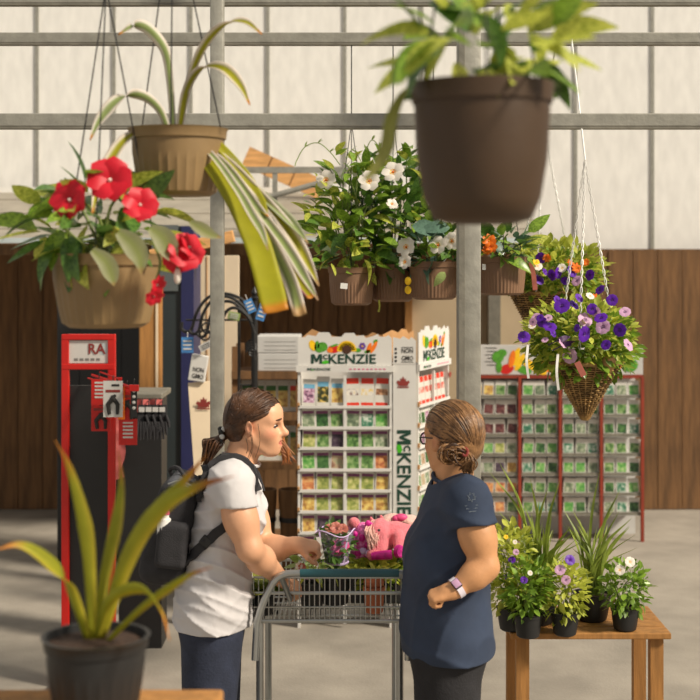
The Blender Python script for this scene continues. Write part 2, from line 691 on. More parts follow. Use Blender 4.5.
M['petal_salmon'] = pmat('petal_salmon', srgb(196, 116, 100), 0.5, 0.15, 30, transl=0.3)
M['petal_orange'] = pmat('petal_orange', srgb(240, 124, 30), 0.5, 0.15, 30, transl=0.3)
M['wicker'] = pmat('wicker', srgb(126, 94, 52), 0.7, 0.4, 25, 0.2, 90, col2=srgb(164, 130, 78))
M['strap_leaf'] = pmat('strap_leaf', (0.9, 0.9, 0.9), 0.45, 0.12, 16, transl=0.38, vcol=True)
M['white_plastic'] = pmat('white_plastic', srgb(236, 234, 228), 0.4, 0.03)
M['blue_tag'] = pmat('blue_tag', srgb(70, 130, 190), 0.4, 0.2, 60)
M['wire_grey'] = pmat('wire_grey', srgb(170, 172, 170), 0.3, 0.05, 20, metal=0.8)
M['teal_grip'] = pmat('teal_grip', srgb(36, 84, 92), 0.4, 0.08, 20)
M['skin_a'] = pmat('skin_a', (1, 1, 1), 0.48, 0.05, 40, 0.05, 160, vcol=True)
M['skin_b'] = pmat('skin_b', (1, 1, 1), 0.5, 0.08, 50, 0.08, 160, vcol=True)
M['hair_a'] = pmat('hair_a', srgb(66, 42, 26), 0.42, 0.35, 30, 0.3, 120, stretch=(1, 1, 1), col2=srgb(84, 54, 32))
M['hair_a_tip'] = pmat('hair_a_tip', srgb(158, 98, 52), 0.42, 0.3, 30)
M['hair_b'] = pmat('hair_b', srgb(122, 86, 52), 0.4, 0.35, 30, 0.3, 120, col2=srgb(142, 104, 66))
M['hair_b_dark'] = pmat('hair_b_dark', srgb(70, 46, 28), 0.45, 0.3, 30)
M['tee_white'] = pmat('tee_white', srgb(204, 200, 200), 0.85, 0.03, 12, 0.12, 30)
M['tee_navy'] = pmat('tee_navy', srgb(48, 60, 82), 0.85, 0.12, 12, 0.12, 30)
M['tee_print'] = pmat('tee_print', srgb(120, 130, 140), 0.85, 0.1)
M['jeans'] = pmat('jeans', srgb(42, 48, 66), 0.85, 0.2, 20, 0.2, 120)
M['pants'] = pmat('pants', srgb(36, 35, 38), 0.85, 0.2, 20, 0.2, 120)
M['shoe'] = pmat('shoe', srgb(60, 58, 58), 0.7, 0.1)
M['eye_white'] = pmat('eye_white', srgb(240, 236, 230), 0.2, 0.02)
M['iris'] = pmat('iris', srgb(50, 34, 24), 0.2, 0.05)
M['teeth'] = pmat('teeth', srgb(240, 234, 222), 0.3, 0.02)
M['plush_pink'] = pmat('plush_pink', srgb(232, 122, 132), 0.9, 0.15, 40, 0.8, 260, sheen=0.3)
M['plush_pale'] = pmat('plush_pale', srgb(240, 190, 176), 0.9, 0.12, 40, 0.8, 260, sheen=0.3)
M['magenta'] = pmat('magenta', srgb(206, 24, 140), 0.4, 0.25, 60, 0.4, 200)
M['hot_pink'] = pmat('hot_pink', srgb(240, 60, 150), 0.25, 0.35, 70, 0.6, 160, col2=srgb(255, 140, 200))
M['sleeve_purple'] = pmat('sleeve_purple', srgb(206, 176, 226), 0.15, 0.2, 20, alpha=0.22)
M['sleeve_edge'] = pmat('sleeve_edge', srgb(214, 190, 232), 0.3, 0.1, 20)
M['glass_frame'] = pmat('glass_frame', srgb(30, 24, 26), 0.3, 0.05)
M['watch_face'] = pmat('watch_face', srgb(236, 228, 240), 0.2, 0.03)
M['packet_white'] = pmat('packet_white', srgb(206, 202, 192), 0.45, 0.04, 20)
M['band_purple'] = pmat('band_purple', srgb(120, 62, 98), 0.45, 0.1, 30)
M['band_red'] = pmat('band_red', srgb(214, 56, 34), 0.45, 0.1, 30)
M['band_blue'] = pmat('band_blue', srgb(110, 170, 200), 0.45, 0.1, 30)
M['band_green'] = pmat('band_green', srgb(60, 110, 50), 0.45, 0.1, 30)
M['rust_red'] = pmat('rust_red', srgb(140, 50, 28), 0.6, 0.15, 10)
M['rose_cloth'] = pmat('rose_cloth', srgb(190, 96, 92), 0.8, 0.15, 10)
M['lens'] = pmat('lens', srgb(230, 236, 240), 0.05, 0.02, alpha=0.18)
PIC = {
    'green': picmat('pic_green', srgb(50, 96, 34), srgb(98, 150, 60), srgb(160, 190, 110)),
    'bright green': picmat('pic_bright', srgb(60, 150, 40), srgb(100, 180, 60), srgb(170, 210, 120)),
    'dark green': picmat('pic_dkgreen', srgb(30, 70, 30), srgb(54, 110, 44), srgb(90, 140, 60)),
    'teal green': picmat('pic_teal', srgb(30, 110, 80), srgb(60, 140, 100), srgb(210, 220, 200)),
    'grey green': picmat('pic_grey', srgb(90, 110, 80), srgb(130, 150, 110), srgb(190, 196, 160)),
    'yellow green': picmat('pic_yg', srgb(120, 140, 40), srgb(168, 176, 60), srgb(210, 206, 110)),
    'golden yellow': picmat('pic_yellow', srgb(170, 110, 20), srgb(226, 176, 30), srgb(244, 214, 80)),
    'orange': picmat('pic_orange', srgb(170, 80, 20), srgb(224, 128, 30), srgb(240, 180, 80)),
    'dark purple': picmat('pic_purple', srgb(40, 30, 44), srgb(80, 56, 80), srgb(110, 100, 100)),
    'beige': picmat('pic_beige', srgb(150, 100, 70), srgb(200, 160, 120), srgb(170, 170, 120)),
    'pink flower': picmat('pic_pink', srgb(90, 60, 90), srgb(190, 120, 160), srgb(230, 200, 220), 60),
    'yellow flower': picmat('pic_yflower', srgb(40, 50, 26), srgb(90, 90, 30), srgb(240, 196, 30), 60),
    'onion': picmat('pic_onion', srgb(110, 50, 30), srgb(228, 222, 210), srgb(236, 200, 90), 30),
    'carrot': picmat('pic_carrot', srgb(140, 84, 40), srgb(214, 150, 90), srgb(236, 220, 190), 40),
    'dark red': picmat('pic_red', srgb(60, 24, 28), srgb(110, 46, 46), srgb(150, 90, 80)),
    'tomato red': picmat('pic_tomato', srgb(200, 40, 30), srgb(230, 80, 50), srgb(240, 210, 190), 40),
}

# ================================================================== SETTING
mb = MB()
mb.box((0, 5.0, -0.05), (16, 18, 0.1))
fl = mb.build('floor', M['concrete'], kind='structure')

# back wall of the shop building: dark vertical planks below, pale sheets above
YB = 11.5
mb = MB()
mb.box((0, YB + 0.08, 1.07), (12, 0.1, 2.14))
wall = mb.build('wall_back', M['wood_dark'], kind='structure')
plank_me = None
rng = random.Random(3)
for i in range(-26, 27):
    m2 = MB()
    m2.box((0, 0, 1.06), (0.196, 0.03, 2.12))
    if plank_me is None:
        plank_me = make_mesh('plank', m2.v, m2.f)
        plank_me.materials.append(M['wood_dark'])
    o = link('plank', plank_me, wall)
    o.location = Vector((i * 0.202, YB + rng.uniform(0, 0.012), 0.005)) - wall.location
cream_spans = [(412, 462, 0.02, 1.86), (500, 531, 0.02, 1.86), (466, 488, 0.02, 1.86)]
for a, b, z0, z1 in cream_spans:
    m2 = MB()
    x0, x1 = P(a, 0, YB - .03).x, P(b, 0, YB - .03).x
    m2.box(((x0 + x1) / 2, YB - 0.04, (z0 + z1) / 2), (x1 - x0, 0.03, z1 - z0))
    m2.build('wall_panel', M['cream_dim'], wall)
for a, b, mt in ((238, 251, 'wood_dark'), (488, 500, 'galv_dark'), (405, 412, 'wood_post')):
    m2 = MB()
    x0, x1 = P(a, 0, YB - .1).x, P(b, 0, YB - .1).x
    m2.box(((x0 + x1) / 2, YB - 0.1, 1.06), (x1 - x0, 0.09, 2.12))
    m2.build('stud', M[mt], wall)

# cream board standing just in front of the eave, behind the iron hooks
m2 = MB()
x0, x1 = P(191, 0, 9.45).x, P(239, 0, 9.45).x
m2.bbox(((x0 + x1) / 2, 9.47, 1.04), (x1 - x0, 0.03, 2.08), .004)
for q in (.33, .67):
    m2.box((x0 + (x1 - x0) * q, 9.453, 1.04), (0.006, 0.006, 2.07), m=1)
m2.build('cream_board', [M['cream'], M['card_brown']], label='tall cream board standing behind the iron plant hooks', cat='board')

# pale translucent sheets above
YU = 11.75
mb = MB()
for k in range(5):
    mb.box((0, YU + 0.08, 2.3 + k * 1.0), (12, 0.06, 0.05))
wu = mb.build('wall_upper', M['galv_dark'], kind='structure')
pm = None
seam0 = P(345, 0, YU).x
for i in range(-9, 10):
    if pm is None:
        m2 = MB()
        m2.box((0.32, 0, 0), (0.636, 0.012, 4.6))
        pm = make_mesh('sheet_panel', m2.v, m2.f)
        pm.materials.append(M['panel_white'])
    o = link('sheet_panel', pm, wu)
    o.location = Vector((seam0 + i * 0.645, YU, 4.35)) - wu.location
    m2 = MB()
    m2.box((seam0 + i * 0.645 - 0.003, YU - 0.012, 4.35), (0.03, 0.012, 4.6))
    m2.build('batten', M['galv'], wu)

# low lean-to roof in front of the plank wall, lapped boards and a gutter
roof = thing('ceiling', None, None, (0, 9.7, 2.19), kind='structure')
y0, z0, y1, z1 = 9.7, 2.19, 11.5, 2.58
ang = math.atan2(z1 - z0, y1 - y0)
rot = Matrix.Rotation(ang + 0.03, 3, 'X')
nb = 6
for i in range(nb):
    t = (i + 0.5) / nb
    m2 = MB()
    m2.box((-1.6, y0 + (y1 - y0) * t, z0 + (z1 - z0) * t + 0.016 * (i % 2)), (5.9, 0.33, 0.025), rot)
    m2.build('roof_board', M['sheet'], roof)
m2 = MB()
m2.box((-1.6, 11.48, 2.61), (5.9, 0.05, 0.07))
m2.build('flashing', M['panel_white'], roof)
m2 = MB()
m2.box((-1.6, 9.64, 2.185), (5.9, 0.05, 0.035))
m2.build('gutter', M['gutter'], roof)
m2 = MB()
m2.box((-1.6, 9.72, 2.125), (5.9, 0.06, 0.08))
m2.build('fascia', M['wood_dark'], roof)
for x in (-4.2, P(469.5, 0, 9.75).x):
    m2 = MB()
    m2.box((x, 9.75, 1.05), (0.1, 0.1, 2.1))
    m2.build('roof_post', M['wood_post'], roof)

# diagonal timber, pale rails and stay pipe above the lean-to
A, B = P(246, 156, 11.2), P(322, 190, 11.2)
d = (B - A).normalized()
mb = MB()
rot = Matrix.Rotation(-math.atan2(d.z, d.x), 3, 'Y')
mb.box((A + B) / 2, ((B - A).length, 0.05, 0.16), rot)
for q in (0.3, 0.62):
    mb.box(A.lerp(B, q) + Vector((0, -0.027, 0)), (0.008, 0.004, 0.16), rot, m=1)
mb.build('timber_brace', [M['wood_orange'], M['wood_dark']], label='orange sawn timber brace sloping across the pale wall sheets', cat='timber')
mb = MB()
a, b = P(190, 170, 9.64), P(420, 170, 9.64)
mb.box((a + b) / 2, (b.x - a.x, 0.04, 0.042))
rail = mb.build('steel_rail', M['galv'], label='thin grey horizontal steel rail above the lean-to roof', cat='rail')
m2 = MB()
a, b = P(275, 173, 9.64), P(275, 238, 9.64)
m2.box((a + b) / 2, (0.034, 0.034, a.z - b.z))
m2.build('upright', M['galv'], rail)
m2 = MB()
a, b = P(412, 173, 9.64), P(412, 238, 9.64)
m2.box((a + b) / 2, (0.034, 0.034, a.z - b.z))
m2.build('upright', M['galv'], rail)
mb = MB()
mb.tube([P(262, 199, 9.62), P(330, 180, 9.62), P(345, 172, 9.62)], 0.02, 10)
mb.build('stay_pipe', M['galv'], smooth=True, label='slanting grey stay pipe under the thin steel rail', cat='pipe')


# greenhouse frame: posts and beams, galvanised
def post(px0, px1, Y, label, extra=True):
    x0, x1 = P(px0, 0, Y).x, P(px1, 0, Y).x
    w = x1 - x0
    t = thing('steel_post', label, 'post', ((x0 + x1) / 2, Y + w / 2, 0))
    m = MB()
    m.bbox(((x0 + x1) / 2, Y + w / 2, 1.7), (w, w, 3.4), 0.006)
    m.build('tube', M['galv'], t, True)
    m = MB()
    m.bbox(((x0 + x1) / 2, Y + w / 2, 0.008), (w * 2, w * 2, 0.016), 0.003)
    m.build('base_plate', M['galv'], t)
    return t


tl = post(210, 223.5, 5.45, 'slim grey steel post behind the woman in the white shirt')
tr = post(458, 481, 5.05, 'thick grey steel post behind the woman in the navy shirt')
m = MB()
x = P(460, 0, 5.05).x
m.box((x + 0.006, 5.046, 1.7), (0.02, 0.012, 3.38))
m.build('channel_lip', M['galv_dark'], tr)
for zz in (0.9, 1.42, 2.3):
    m = MB()
    m.tube([P(474, 0, 5.05).xy.to_3d() + Vector((0, 0, zz)), P(474, 0, 5.05).xy.to_3d() + Vector((0, -0.006, zz))], 0.008, 8)
    m.build('bolt', M['galv_dark'], tr)


def beam(a, b, s, name, label, mat='galv'):
    a, b = Vector(a), Vector(b)
    m = MB()
    m.bbox((a + b) / 2, (abs(b.x - a.x) + s, s, s), 0.004)
    m.box((a + b) / 2 + Vector((0, -0.002, -s / 2 - 0.004)), (abs(b.x - a.x) + s, s * 0.9, 0.008), m=1)
    return m.build(name, [M[mat], M['galv_dark']], label=label, cat='beam')


zt = P(0, 120.5, 5.3).z
beam((-4, 5.3, zt), (4, 5.3, zt), 0.05, 'steel_beam', 'grey square steel beam running level across the top')
beam((-4, 6.0, 3.0), (4, 6.0, 3.0), 0.045, 'steel_beam', 'high steel beam carrying the mandevilla pots')
beam((-4, 3.25, 2.95), (4, 3.25, 2.95), 0.045, 'steel_beam', 'high steel beam nearest the viewer carrying hanging pots')
beam((-4, 2.15, 2.95), (4, 2.15, 2.95), 0.045, 'steel_beam', 'high steel beam carrying the dark blurred pot')
beam((-4, 5.62, 3.1), (4, 5.62, 3.1), 0.045, 'steel_beam', 'high steel beam carrying the wicker baskets')
# side frames that hold the beams, outside the view
for sx in (-4, 4):
    for yy in (2.15, 3.25, 5.3, 5.62, 6.0):
        pass
for sx, lab in ((-4, 'grey steel side frame of the greenhouse, far left'), (4, 'grey steel side frame of the greenhouse, far right')):
    t = thing('greenhouse_frame', lab, 'frame', (sx, 4.0, 0))
    for yy in (2.0, 4.3, 6.2):
        m = MB()
        m.box((sx, yy, 1.6), (0.06, 0.06, 3.2))
        m.build('upright', M['galv'], t)
    m = MB()
    m.box((sx, 4.1, 3.2), (0.06, 4.4, 0.06))
    m.build('top_rail', M['galv'], t)


# ================================================================== LETTERING
def text_polys(s, size=1.0, bold=0.0):
    cu = bpy.data.curves.new('lettering_curve', 'FONT')
    cu.body = s
    cu.size = size
    cu.offset = bold
    cu.extrude = 0
    cu.resolution_u = 3
    ob = bpy.data.objects.new('lettering_tmp', cu)
    COL.objects.link(ob)
    dg = bpy.context.evaluated_depsgraph_get()
    dg.update()
    me = bpy.data.meshes.new_from_object(ob.evaluated_get(dg))
    v = [(p.co.x, p.co.y) for p in me.vertices]
    f = [tuple(p.vertices) for p in me.polygons]
    bpy.data.objects.remove(ob)
    bpy.data.curves.remove(cu)
    bpy.data.meshes.remove(me)
    return v, f


def put_text(mb, s, o, u, w, height, width=None, bold=0.03, m=0, align='l', lift=0.0012):
    """flat lettering on the plane o,u,w ; height = cap height"""
    v, f = text_polys(s, 1.0, bold)
    xs = [p[0] for p in v]
    ys = [p[1] for p in v]
    x0, x1, y0, y1 = min(xs), max(xs), min(ys), max(ys)
    sy = height / (y1 - y0)
    sx = width / (x1 - x0) if width else sy
    o, u, w = Vector(o), Vector(u), Vector(w)
    n = u.cross(w).normalized()
    sh = -(x1 - x0) * sx / 2 if align == 'c' else 0.0
    mb.add([o + u * ((p[0] - x0) * sx + sh) + w * ((p[1] - y0) * sy) + n * lift for p in v], f, m)


def big_m(mb, o, u, w, h, wd, m=0, lift=0.0012):
    o, u, w = Vector(o), Vector(u), Vector(w)
    n = u.cross(w).normalized() * lift
    for q in ([(0, 0), (.24, 0), (.24, 1), (0, 1)], [(.76, 0), (1, 0), (1, 1), (.76, 1)], [(.24, 1), (.24, .62), (.42, .18), (.5, .18), (.5, .48), (.30, 1)], [(.5, .18), (.58, .18), (.76, .62), (.76, 1), (.70, 1), (.5, .48)]):
        mb.add([o + n + u * (a * wd) + w * (b * h) for a, b in q], [tuple(range(len(q)))], m)


def brand(mb, o, u, w, width, height, mdark=0, mleaf=1):
    """the seed maker's wordmark: big M, small raised c over a green leaf stroke, KENZIE"""
    o, u, w = Vector(o), Vector(u), Vector(w)
    big_m(mb, o, u, w, height, width * 0.17, mdark)
    put_text(mb, 'c', o + u * (width * 0.182) + w * (height * 0.46), u, w, height * 0.52, width * 0.07, 0.012, mdark)
    n = u.cross(w).normalized()
    c = o + u * (width * 0.215) + w * (height * 0.16) + n * 0.0012
    leaf = [(-0.045, -0.16), (0.0, -0.20), (0.05, -0.1), (0.06, 0.08), (0.02, 0.22), (-0.03, 0.14), (-0.05, 0.0)]
    mb.add([c + u * (a * width) + w * (b * height) for a, b in leaf], [tuple(range(len(leaf)))], mleaf)
    put_text(mb, 'KENZIE', o + u * (width * 0.268), u, w, height, width * 0.732, 0.022, mdark)


def emblem(mb, o, u, w, s, m=0):
    """dark red leaf crest with a banner under it"""
    o, u, w = Vector(o), Vector(u), Vector(w)
    half = [(0.0, 0.5), (0.1, 0.28), (0.22, 0.36), (0.2, 0.12), (0.42, 0.2), (0.5, 0.02), (0.36, -0.08), (0.4, -0.2), (0.12, -0.22)]
    poly = [(a, b) for a, b in half] + [(-a, b) for a, b in reversed(half[1:])]
    n = u.cross(w).normalized() * 0.0012
    mb.add([o + n + u * (a * s) + w * (b * s) for a, b in poly[::-1]], [tuple(range(len(poly)))], m)
    bn = [(-0.42, -0.36), (0.42, -0.36), (0.42, -0.27), (-0.42, -0.27)]
    mb.add([o + n + u * (a * s) + w * (b * s) for a, b in bn], [(0, 1, 2, 3)], m)


def header_art(mb, o, u, w, W, H):
    """printed vegetables and flowers along the header: 0 yellow 1 green 2 red 3 brown 4 purple 5 orange"""
    o, u, w = Vector(o), Vector(u), Vector(w)
    n = u.cross(w).normalized()

    def blob(cx, cy, rx, ry, a, m, k=14, lift=0.0008):
        ca, sa = math.cos(a), math.sin(a)
        pts = []
        for i in range(k):
            t = 2 * PI * i / k
            x, y = rx * math.cos(t), ry * math.sin(t)
            pts.append(o + n * lift + u * ((cx + x * ca - y * sa)) + w * ((cy + x * sa + y * ca)))
        mb.add(pts, [tuple(range(k))], m)
    blob(W * .05, H * .55, W * .05, H * .42, 0.35, 0)
    blob(W * .11, H * .5, W * .035, H * .4, -0.1, 1)
    blob(W * .19, H * .45, W * .075, H * .36, 0, 1)
    blob(W * .15, H * .2, W * .05, H * .18, 0, 1, lift=0.0011)
    blob(W * .35, H * .28, W * .085, H * .3, 0, 2)
    blob(W * .30, H * .2, W * .045, H * .2, 0, 5, lift=0.0012)
    blob(W * .36, H * .55, W * .06, H * .08, 0.3, 1, lift=0.0011)
    for k in range(14):
        t = PI * k / 13
        blob(W * .54 + W * .1 * math.cos(t), H * .2 + H * .5 * math.sin(t), W * .045, H * .11, math.atan2(H * math.sin(t), W * .2 * math.cos(t)), 0, 8, 0.0014)
    blob(W * .54, H * .25, W * .07, H * .33, 0, 3, lift=0.0018)
    for k in range(6):
        t = 2 * PI * k / 6
        blob(W * .765 + W * .03 * math.cos(t), H * .5 + H * .17 * math.sin(t), W * .022, H * .12, t, 4, 8, 0.001)
    blob(W * .765, H * .5, W * .013, H * .07, 0, 0, 8, 0.0014)
    blob(W * .70, H * .2, W * .05, H * .16, 0, 1)
    blob(W * .86, H * .35, W * .03, H * .42, -0.35, 5)
    blob(W * .93, H * .42, W * .028, H * .5, -0.5, 5, lift=0.001)
    blob(W * .955, H * .85, W * .035, H * .14, 0.5, 1)
    blob(W * .84, H * .1, W * .05, H * .12, 0.2, 1)


ART = ['yellow', 'green', 'red', 'brown_seed', 'purple', 'orange']


# ================================================================== SEED DISPLAY
YR = 7.8
sR = YR / FPX


def zr(py):
    return HC + (260 - py) * sR


ORD = ['first', 'second', 'third', 'fourth', 'fifth', 'sixth', 'seventh', 'eighth', 'ninth', 'tenth', 'eleventh', 'twelfth']
PK = {}


def packet_mesh(kind, w, h, band='band_purple', style='square'):
    key = (kind, round(w, 4), round(h, 4), band, style)
    if key in PK:
        return PK[key]
    t = 0.007
    b = 0.006
    m = MB()
    if style == 'square':
        rows = [(0, b, 0), (b, h * 0.74, 2), (h * 0.74, h * 0.9, 1), (h * 0.9, h, 0)]
    elif style == 'box':
        rows = [(0, h * 0.14, 0), (h * 0.14, h * 0.66, 2), (h * 0.66, h * 0.82, 1), (h * 0.82, h, 0)]
    elif style == 'slim':
        rows = [(0, h * 0.1, 0), (h * 0.1, h * 0.7, 2), (h * 0.7, h, 0)]
    else:
        rows = [(0, h * 0.14, 1), (h * 0.14, h * 0.4, 0), (h * 0.4, h * 0.62, 2), (h * 0.62, h * 0.8, 0), (h * 0.8, h, 1)]
    for z0, z1, mi in rows:
        if mi == 0:
            spans = [(-w / 2, w / 2, mi)]
        else:
            spans = [(-w / 2, -w / 2 + b, 0), (-w / 2 + b, w / 2 - b, mi), (w / 2 - b, w / 2, 0)]
        for x0, x1, mm in spans:
            bul = 0.0
            m.add([(x0, -t / 2, z0), (x1, -t / 2, z0), (x1, -t / 2, z1), (x0, -t / 2, z1)], [(0, 1, 2, 3)], mm)
    m.add([(-w / 2, t / 2, 0), (w / 2, t / 2, 0), (w / 2, t / 2, h), (-w / 2, t / 2, h),
           (-w / 2, -t / 2, 0), (w / 2, -t / 2, 0), (w / 2, -t / 2, h), (-w / 2, -t / 2, h)],
          [(1, 0, 3, 2), (0, 4, 7, 3), (5, 1, 2, 6), (7, 6, 2, 3), (0, 1, 5, 4)], 0)
    me = make_mesh('seed_packet', m.v, m.f, m.mi)
    for k in ('packet_white', band):
        me.materials.append(M[k])
    me.materials.append(PIC[kind])
    PK[key] = me
    return me


def packet(name, me, p, rz, label, group, lean=0.1, roll=0.0):
    o = link(name, me)
    o.location = p
    o.rotation_euler = (Matrix.Rotation(rz, 3, 'Z') @ Matrix.Rotation(-lean, 3, 'X') @ Matrix.Rotation(roll, 3, 'Y')).to_euler()
    return tag(o, label, 'seed packet', group)


rack = thing('seed_display', 'white cardboard seed display with rows of packets and a printed header', 'display rack', (0.1, YR, 0))


def frame_of(o, ang):
    return Matrix.Translation(o) @ Matrix.Rotation(ang, 4, 'Z')


def unit(F, W, rows, top, hdr_h, side):
    """one shelf face in the local frame F: x along, y inwards, z up"""
    D = 0.22
    m = MB(F)
    m.box((W / 2, D + 0.006, top / 2), (W, 0.012, top))
    m.build('back_panel', M['card_white'], rack)
    for x in (0.006, W - 0.006):
        m = MB(F)
        m.box((x, D / 2, top / 2), (0.014, D, top))
        m.build('side_panel', M['card_white'], rack)
    m = MB(F)
    m.box((W / 2, 0.004, top / 2), (0.016, 0.014, top - 0.05))
    m.build('divider', M['card_white'], rack)
    for q, (zb, zt) in enumerate(rows):
        m = MB(F)
        m.box((W / 2, D / 2, zb - 0.005), (W, D, 0.008))
        m.build('shelf', M['card_white'], rack)
        m = MB(F)
        m.box((W / 2, -0.004, zb + 0.0005), (W, 0.008, 0.016))
        m.build('shelf_lip', M['card_white'], rack)
        # brown cut slots in the edge strips
        m = MB(F)
        m.box((0.004, -0.002, zb + 0.012), (0.012, 0.012, 0.026))
        m.build('slot', M['card_brown'], rack)
    # header strip and scalloped header board
    m = MB(F)
    m.box((W / 2, -0.004, top + 0.012), (W + 0.02, 0.016, 0.034))
    m.build('top_strip', M['card_white'], rack)
    z0 = top + 0.03
    pts = [(0, 0), (W, 0)]
    steps = [(1.0, .84), (.965, .96), (.93, .9), (.87, .9), (.85, .99), (.80, .92), (.72, .86), (.70, .95), (.62, .92), (.60, 1.02), (.50, 1.02), (.46, .9), (.36, .9), (.33, 1.04), (.22, 1.04), (.19, .92), (.10, .96), (.07, .88), (0, .9)]
    pts += [(W * a, hdr_h * b) for a, b in steps]
    m = MB(F)
    m.prism(pts, (0, 0.004, z0), (1, 0, 0), (0, 0, 1), 0.006)
    m.build('header', M['card_white'], rack)
    m = MB(F)
    m.prism([(W * .02, 0), (W * .98, 0), (W * .97, hdr_h * .8), (W * .8, hdr_h * .98 - (.05 if side == 'side' else 0)), (W * .74, hdr_h * .86), (W * .6, hdr_h * .9), (W * .5, hdr_h * .8), (W * .3, hdr_h * .9), (W * .14, hdr_h * (1.08 if side == 'front' else .84)), (W * .02, hdr_h * .8)], (0, D, z0), (1, 0, 0), (0, 0, 1), 0.005)
    m.build('header_back', M['card_brown'], rack)
    m = MB(F)
    brand(m, (W * .14, -0.003, z0 + hdr_h * .06), (1, 0, 0), (0, 0, 1), W * .69, hdr_h * .30)
    m.build('lettering', [M['ink_green'], M['ink_leaf']], rack)
    m = MB(F)
    header_art(m, (W * .12, -0.0025, z0 + hdr_h * .40), (1, 0, 0), (0, 0, 1), W * .74, hdr_h * .42)
    m.build('header_print', [M[k] for k in ART], rack)
    m = MB(F)
    brand(m, (W * .1, -0.013, top + 0.004), (1, 0, 0), (0, 0, 1), 0.13, 0.014)
    for k in range(9):
        m.box((W * (.56 + .045 * k), -0.0125, top + 0.011), (0.014, 0.001, 0.006), m=2)
    m.build('strip_lettering', [M['ink_green'], M['ink_leaf'], M['petal_pink']], rack)


ROWY = [407, 428, 448.5, 470, 491, 512, 533, 554, 575, 596]
ROWS = []
prev = 372
for y in ROWY:
    ROWS.append((zr(y), zr(prev)))
    prev = y
TOPZ = zr(371)
W1 = 0.523
F1 = frame_of((P(298, 0, YR).x, YR, 0), 0)
unit(F1, W1, ROWS, TOPZ, 0.178, 'front')

LAY = [
    [('pink flower', 'box', 'band_blue'), ('yellow flower', 'box', 'band_blue'), ('golden yellow', 'box', 'band_blue'), ('onion', 'bag', 'band_red'), ('onion', 'bag', 'band_red'), ('carrot', 'bag', 'band_red')],
    ['grey green', 'dark green', 'green', 'grey green', 'teal green', 'bright green'],
    ['yellow green', 'green', 'dark purple', 'green', 'green', 'grey green'],
    ['bright green', 'dark green', 'beige', 'green', 'green', 'orange'],
    ['orange', 'yellow green', 'yellow green', 'yellow green', 'yellow green', 'golden yellow'],
    ['golden yellow', 'yellow green', 'yellow green', 'yellow green', 'golden yellow', 'golden yellow'],
    ['golden yellow', 'dark purple', 'dark purple', 'dark red', 'beige', 'green'],
    ['dark red', 'green', 'orange', 'green', 'dark red', 'beige'],
    ['green', 'beige', 'green', 'yellow green', 'green', 'dark red'],
    ['green', 'green', 'orange', 'beige', 'green', 'green'],
]
rng = random.Random(11)
for r, row in enumerate(LAY):
    for c, it in enumerate(row):
        st, bd = 'square', 'band_purple'
        kind = it
        if isinstance(it, tuple):
            kind, st, bd = it
        w, h = 0.078, 0.103
        if st == 'box':
            w, h = 0.074, (0.152, 0.168, 0.156)[c % 3]
        if st == 'bag':
            w, h = 0.08, 0.158
        me = packet_mesh(kind, w, h, bd, st)
        x = 0.018 + (c + 0.5) * 0.0805 + (0.006 if c >= 3 else 0)
        p = F1 @ Vector((x + rng.uniform(-.002, .002), 0.016, ROWS[r][0] + 0.001))
        what = {'box': 'tall boxed', 'bag': 'red-topped bagged', 'square': 'white-edged'}[st]
        lab = '%s seed packet, %s picture, %s slot on %s shelf of display front' % (what, kind, ORD[c], ORD[r])
        packet('seed_packet', me, p, 0, lab, 'seed packets on the front of the white display', 0.08 + rng.uniform(0, .05), rng.uniform(-.05, .05))

# corner column with the upright wordmark
cx0, cx1 = P(393, 0, YR).x, P(416, 0, YR).x
mb = MB()
mb.box(((cx0 + cx1) / 2, YR + 0.06, zr(364) / 2), (cx1 - cx0, 0.12, zr(364)))
mb.build('corner_column', M['card_white'], rack)
mb = MB()
cw = cx1 - cx0
mb.prism([(0, 0), (cw, 0), (cw, 0.13), (cw * .8, 0.15), (cw * .7, 0.135), (cw * .45, 0.155), (cw * .3, 0.14), (0, 0.15)], (cx0, YR + 0.004, zr(364)), (1, 0, 0), (0, 0, 1), 0.006)
mb.build('column_header', M['card_white'], rack)
mb = MB()
put_text(mb, 'NON', (cx0 + cw * .62, YR - 0.003, zr(353)), (1, 0, 0), (0, 0, 1), 0.026, 0.064, 0.012, 0, 'c')
put_text(mb, 'G', (cx0 + cw * .62 - .022, YR - 0.003, zr(360.5)), (1, 0, 0), (0, 0, 1), 0.026, 0.018, 0.012, 0, 'c')
big_m(mb, (cx0 + cw * .62 - .010, YR - 0.003, zr(360.5)), (1, 0, 0), (0, 0, 1), 0.026, 0.02)
put_text(mb, 'O', (cx0 + cw * .62 + .023, YR - 0.003, zr(360.5)), (1, 0, 0), (0, 0, 1), 0.026, 0.02, 0.012, 0, 'c')
mb.box((cx0 + cw * .62, YR - 0.0025, zr(347.5)), (0.066, 0.001, 0.004))
mb.box((cx0 + cw * .62, YR - 0.0025, zr(362)), (0.066, 0.001, 0.004))
for k in range(4):
    mb.box((cx0 + cw * .12, YR - 0.0025, zr(349 + 4 * k)), (0.012, 0.001, 0.013))
mb.build('column_stamp', M['ink_black'], rack)
mb = MB()
emblem(mb, (cx0 + cw * .44, YR - 0.001, zr(383)), (1, 0, 0), (0, 0, 1), 0.074)
mb.build('crest', M['ink_red'], rack)
mb = MB()
brand(mb, (cx0 + cw * .18, YR - 0.001, zr(430)), (0, 0, -1), (1, 0, 0), 0.475, cw * .60)
mb.build('column_lettering', [M['ink_green'], M['ink_leaf']], rack)

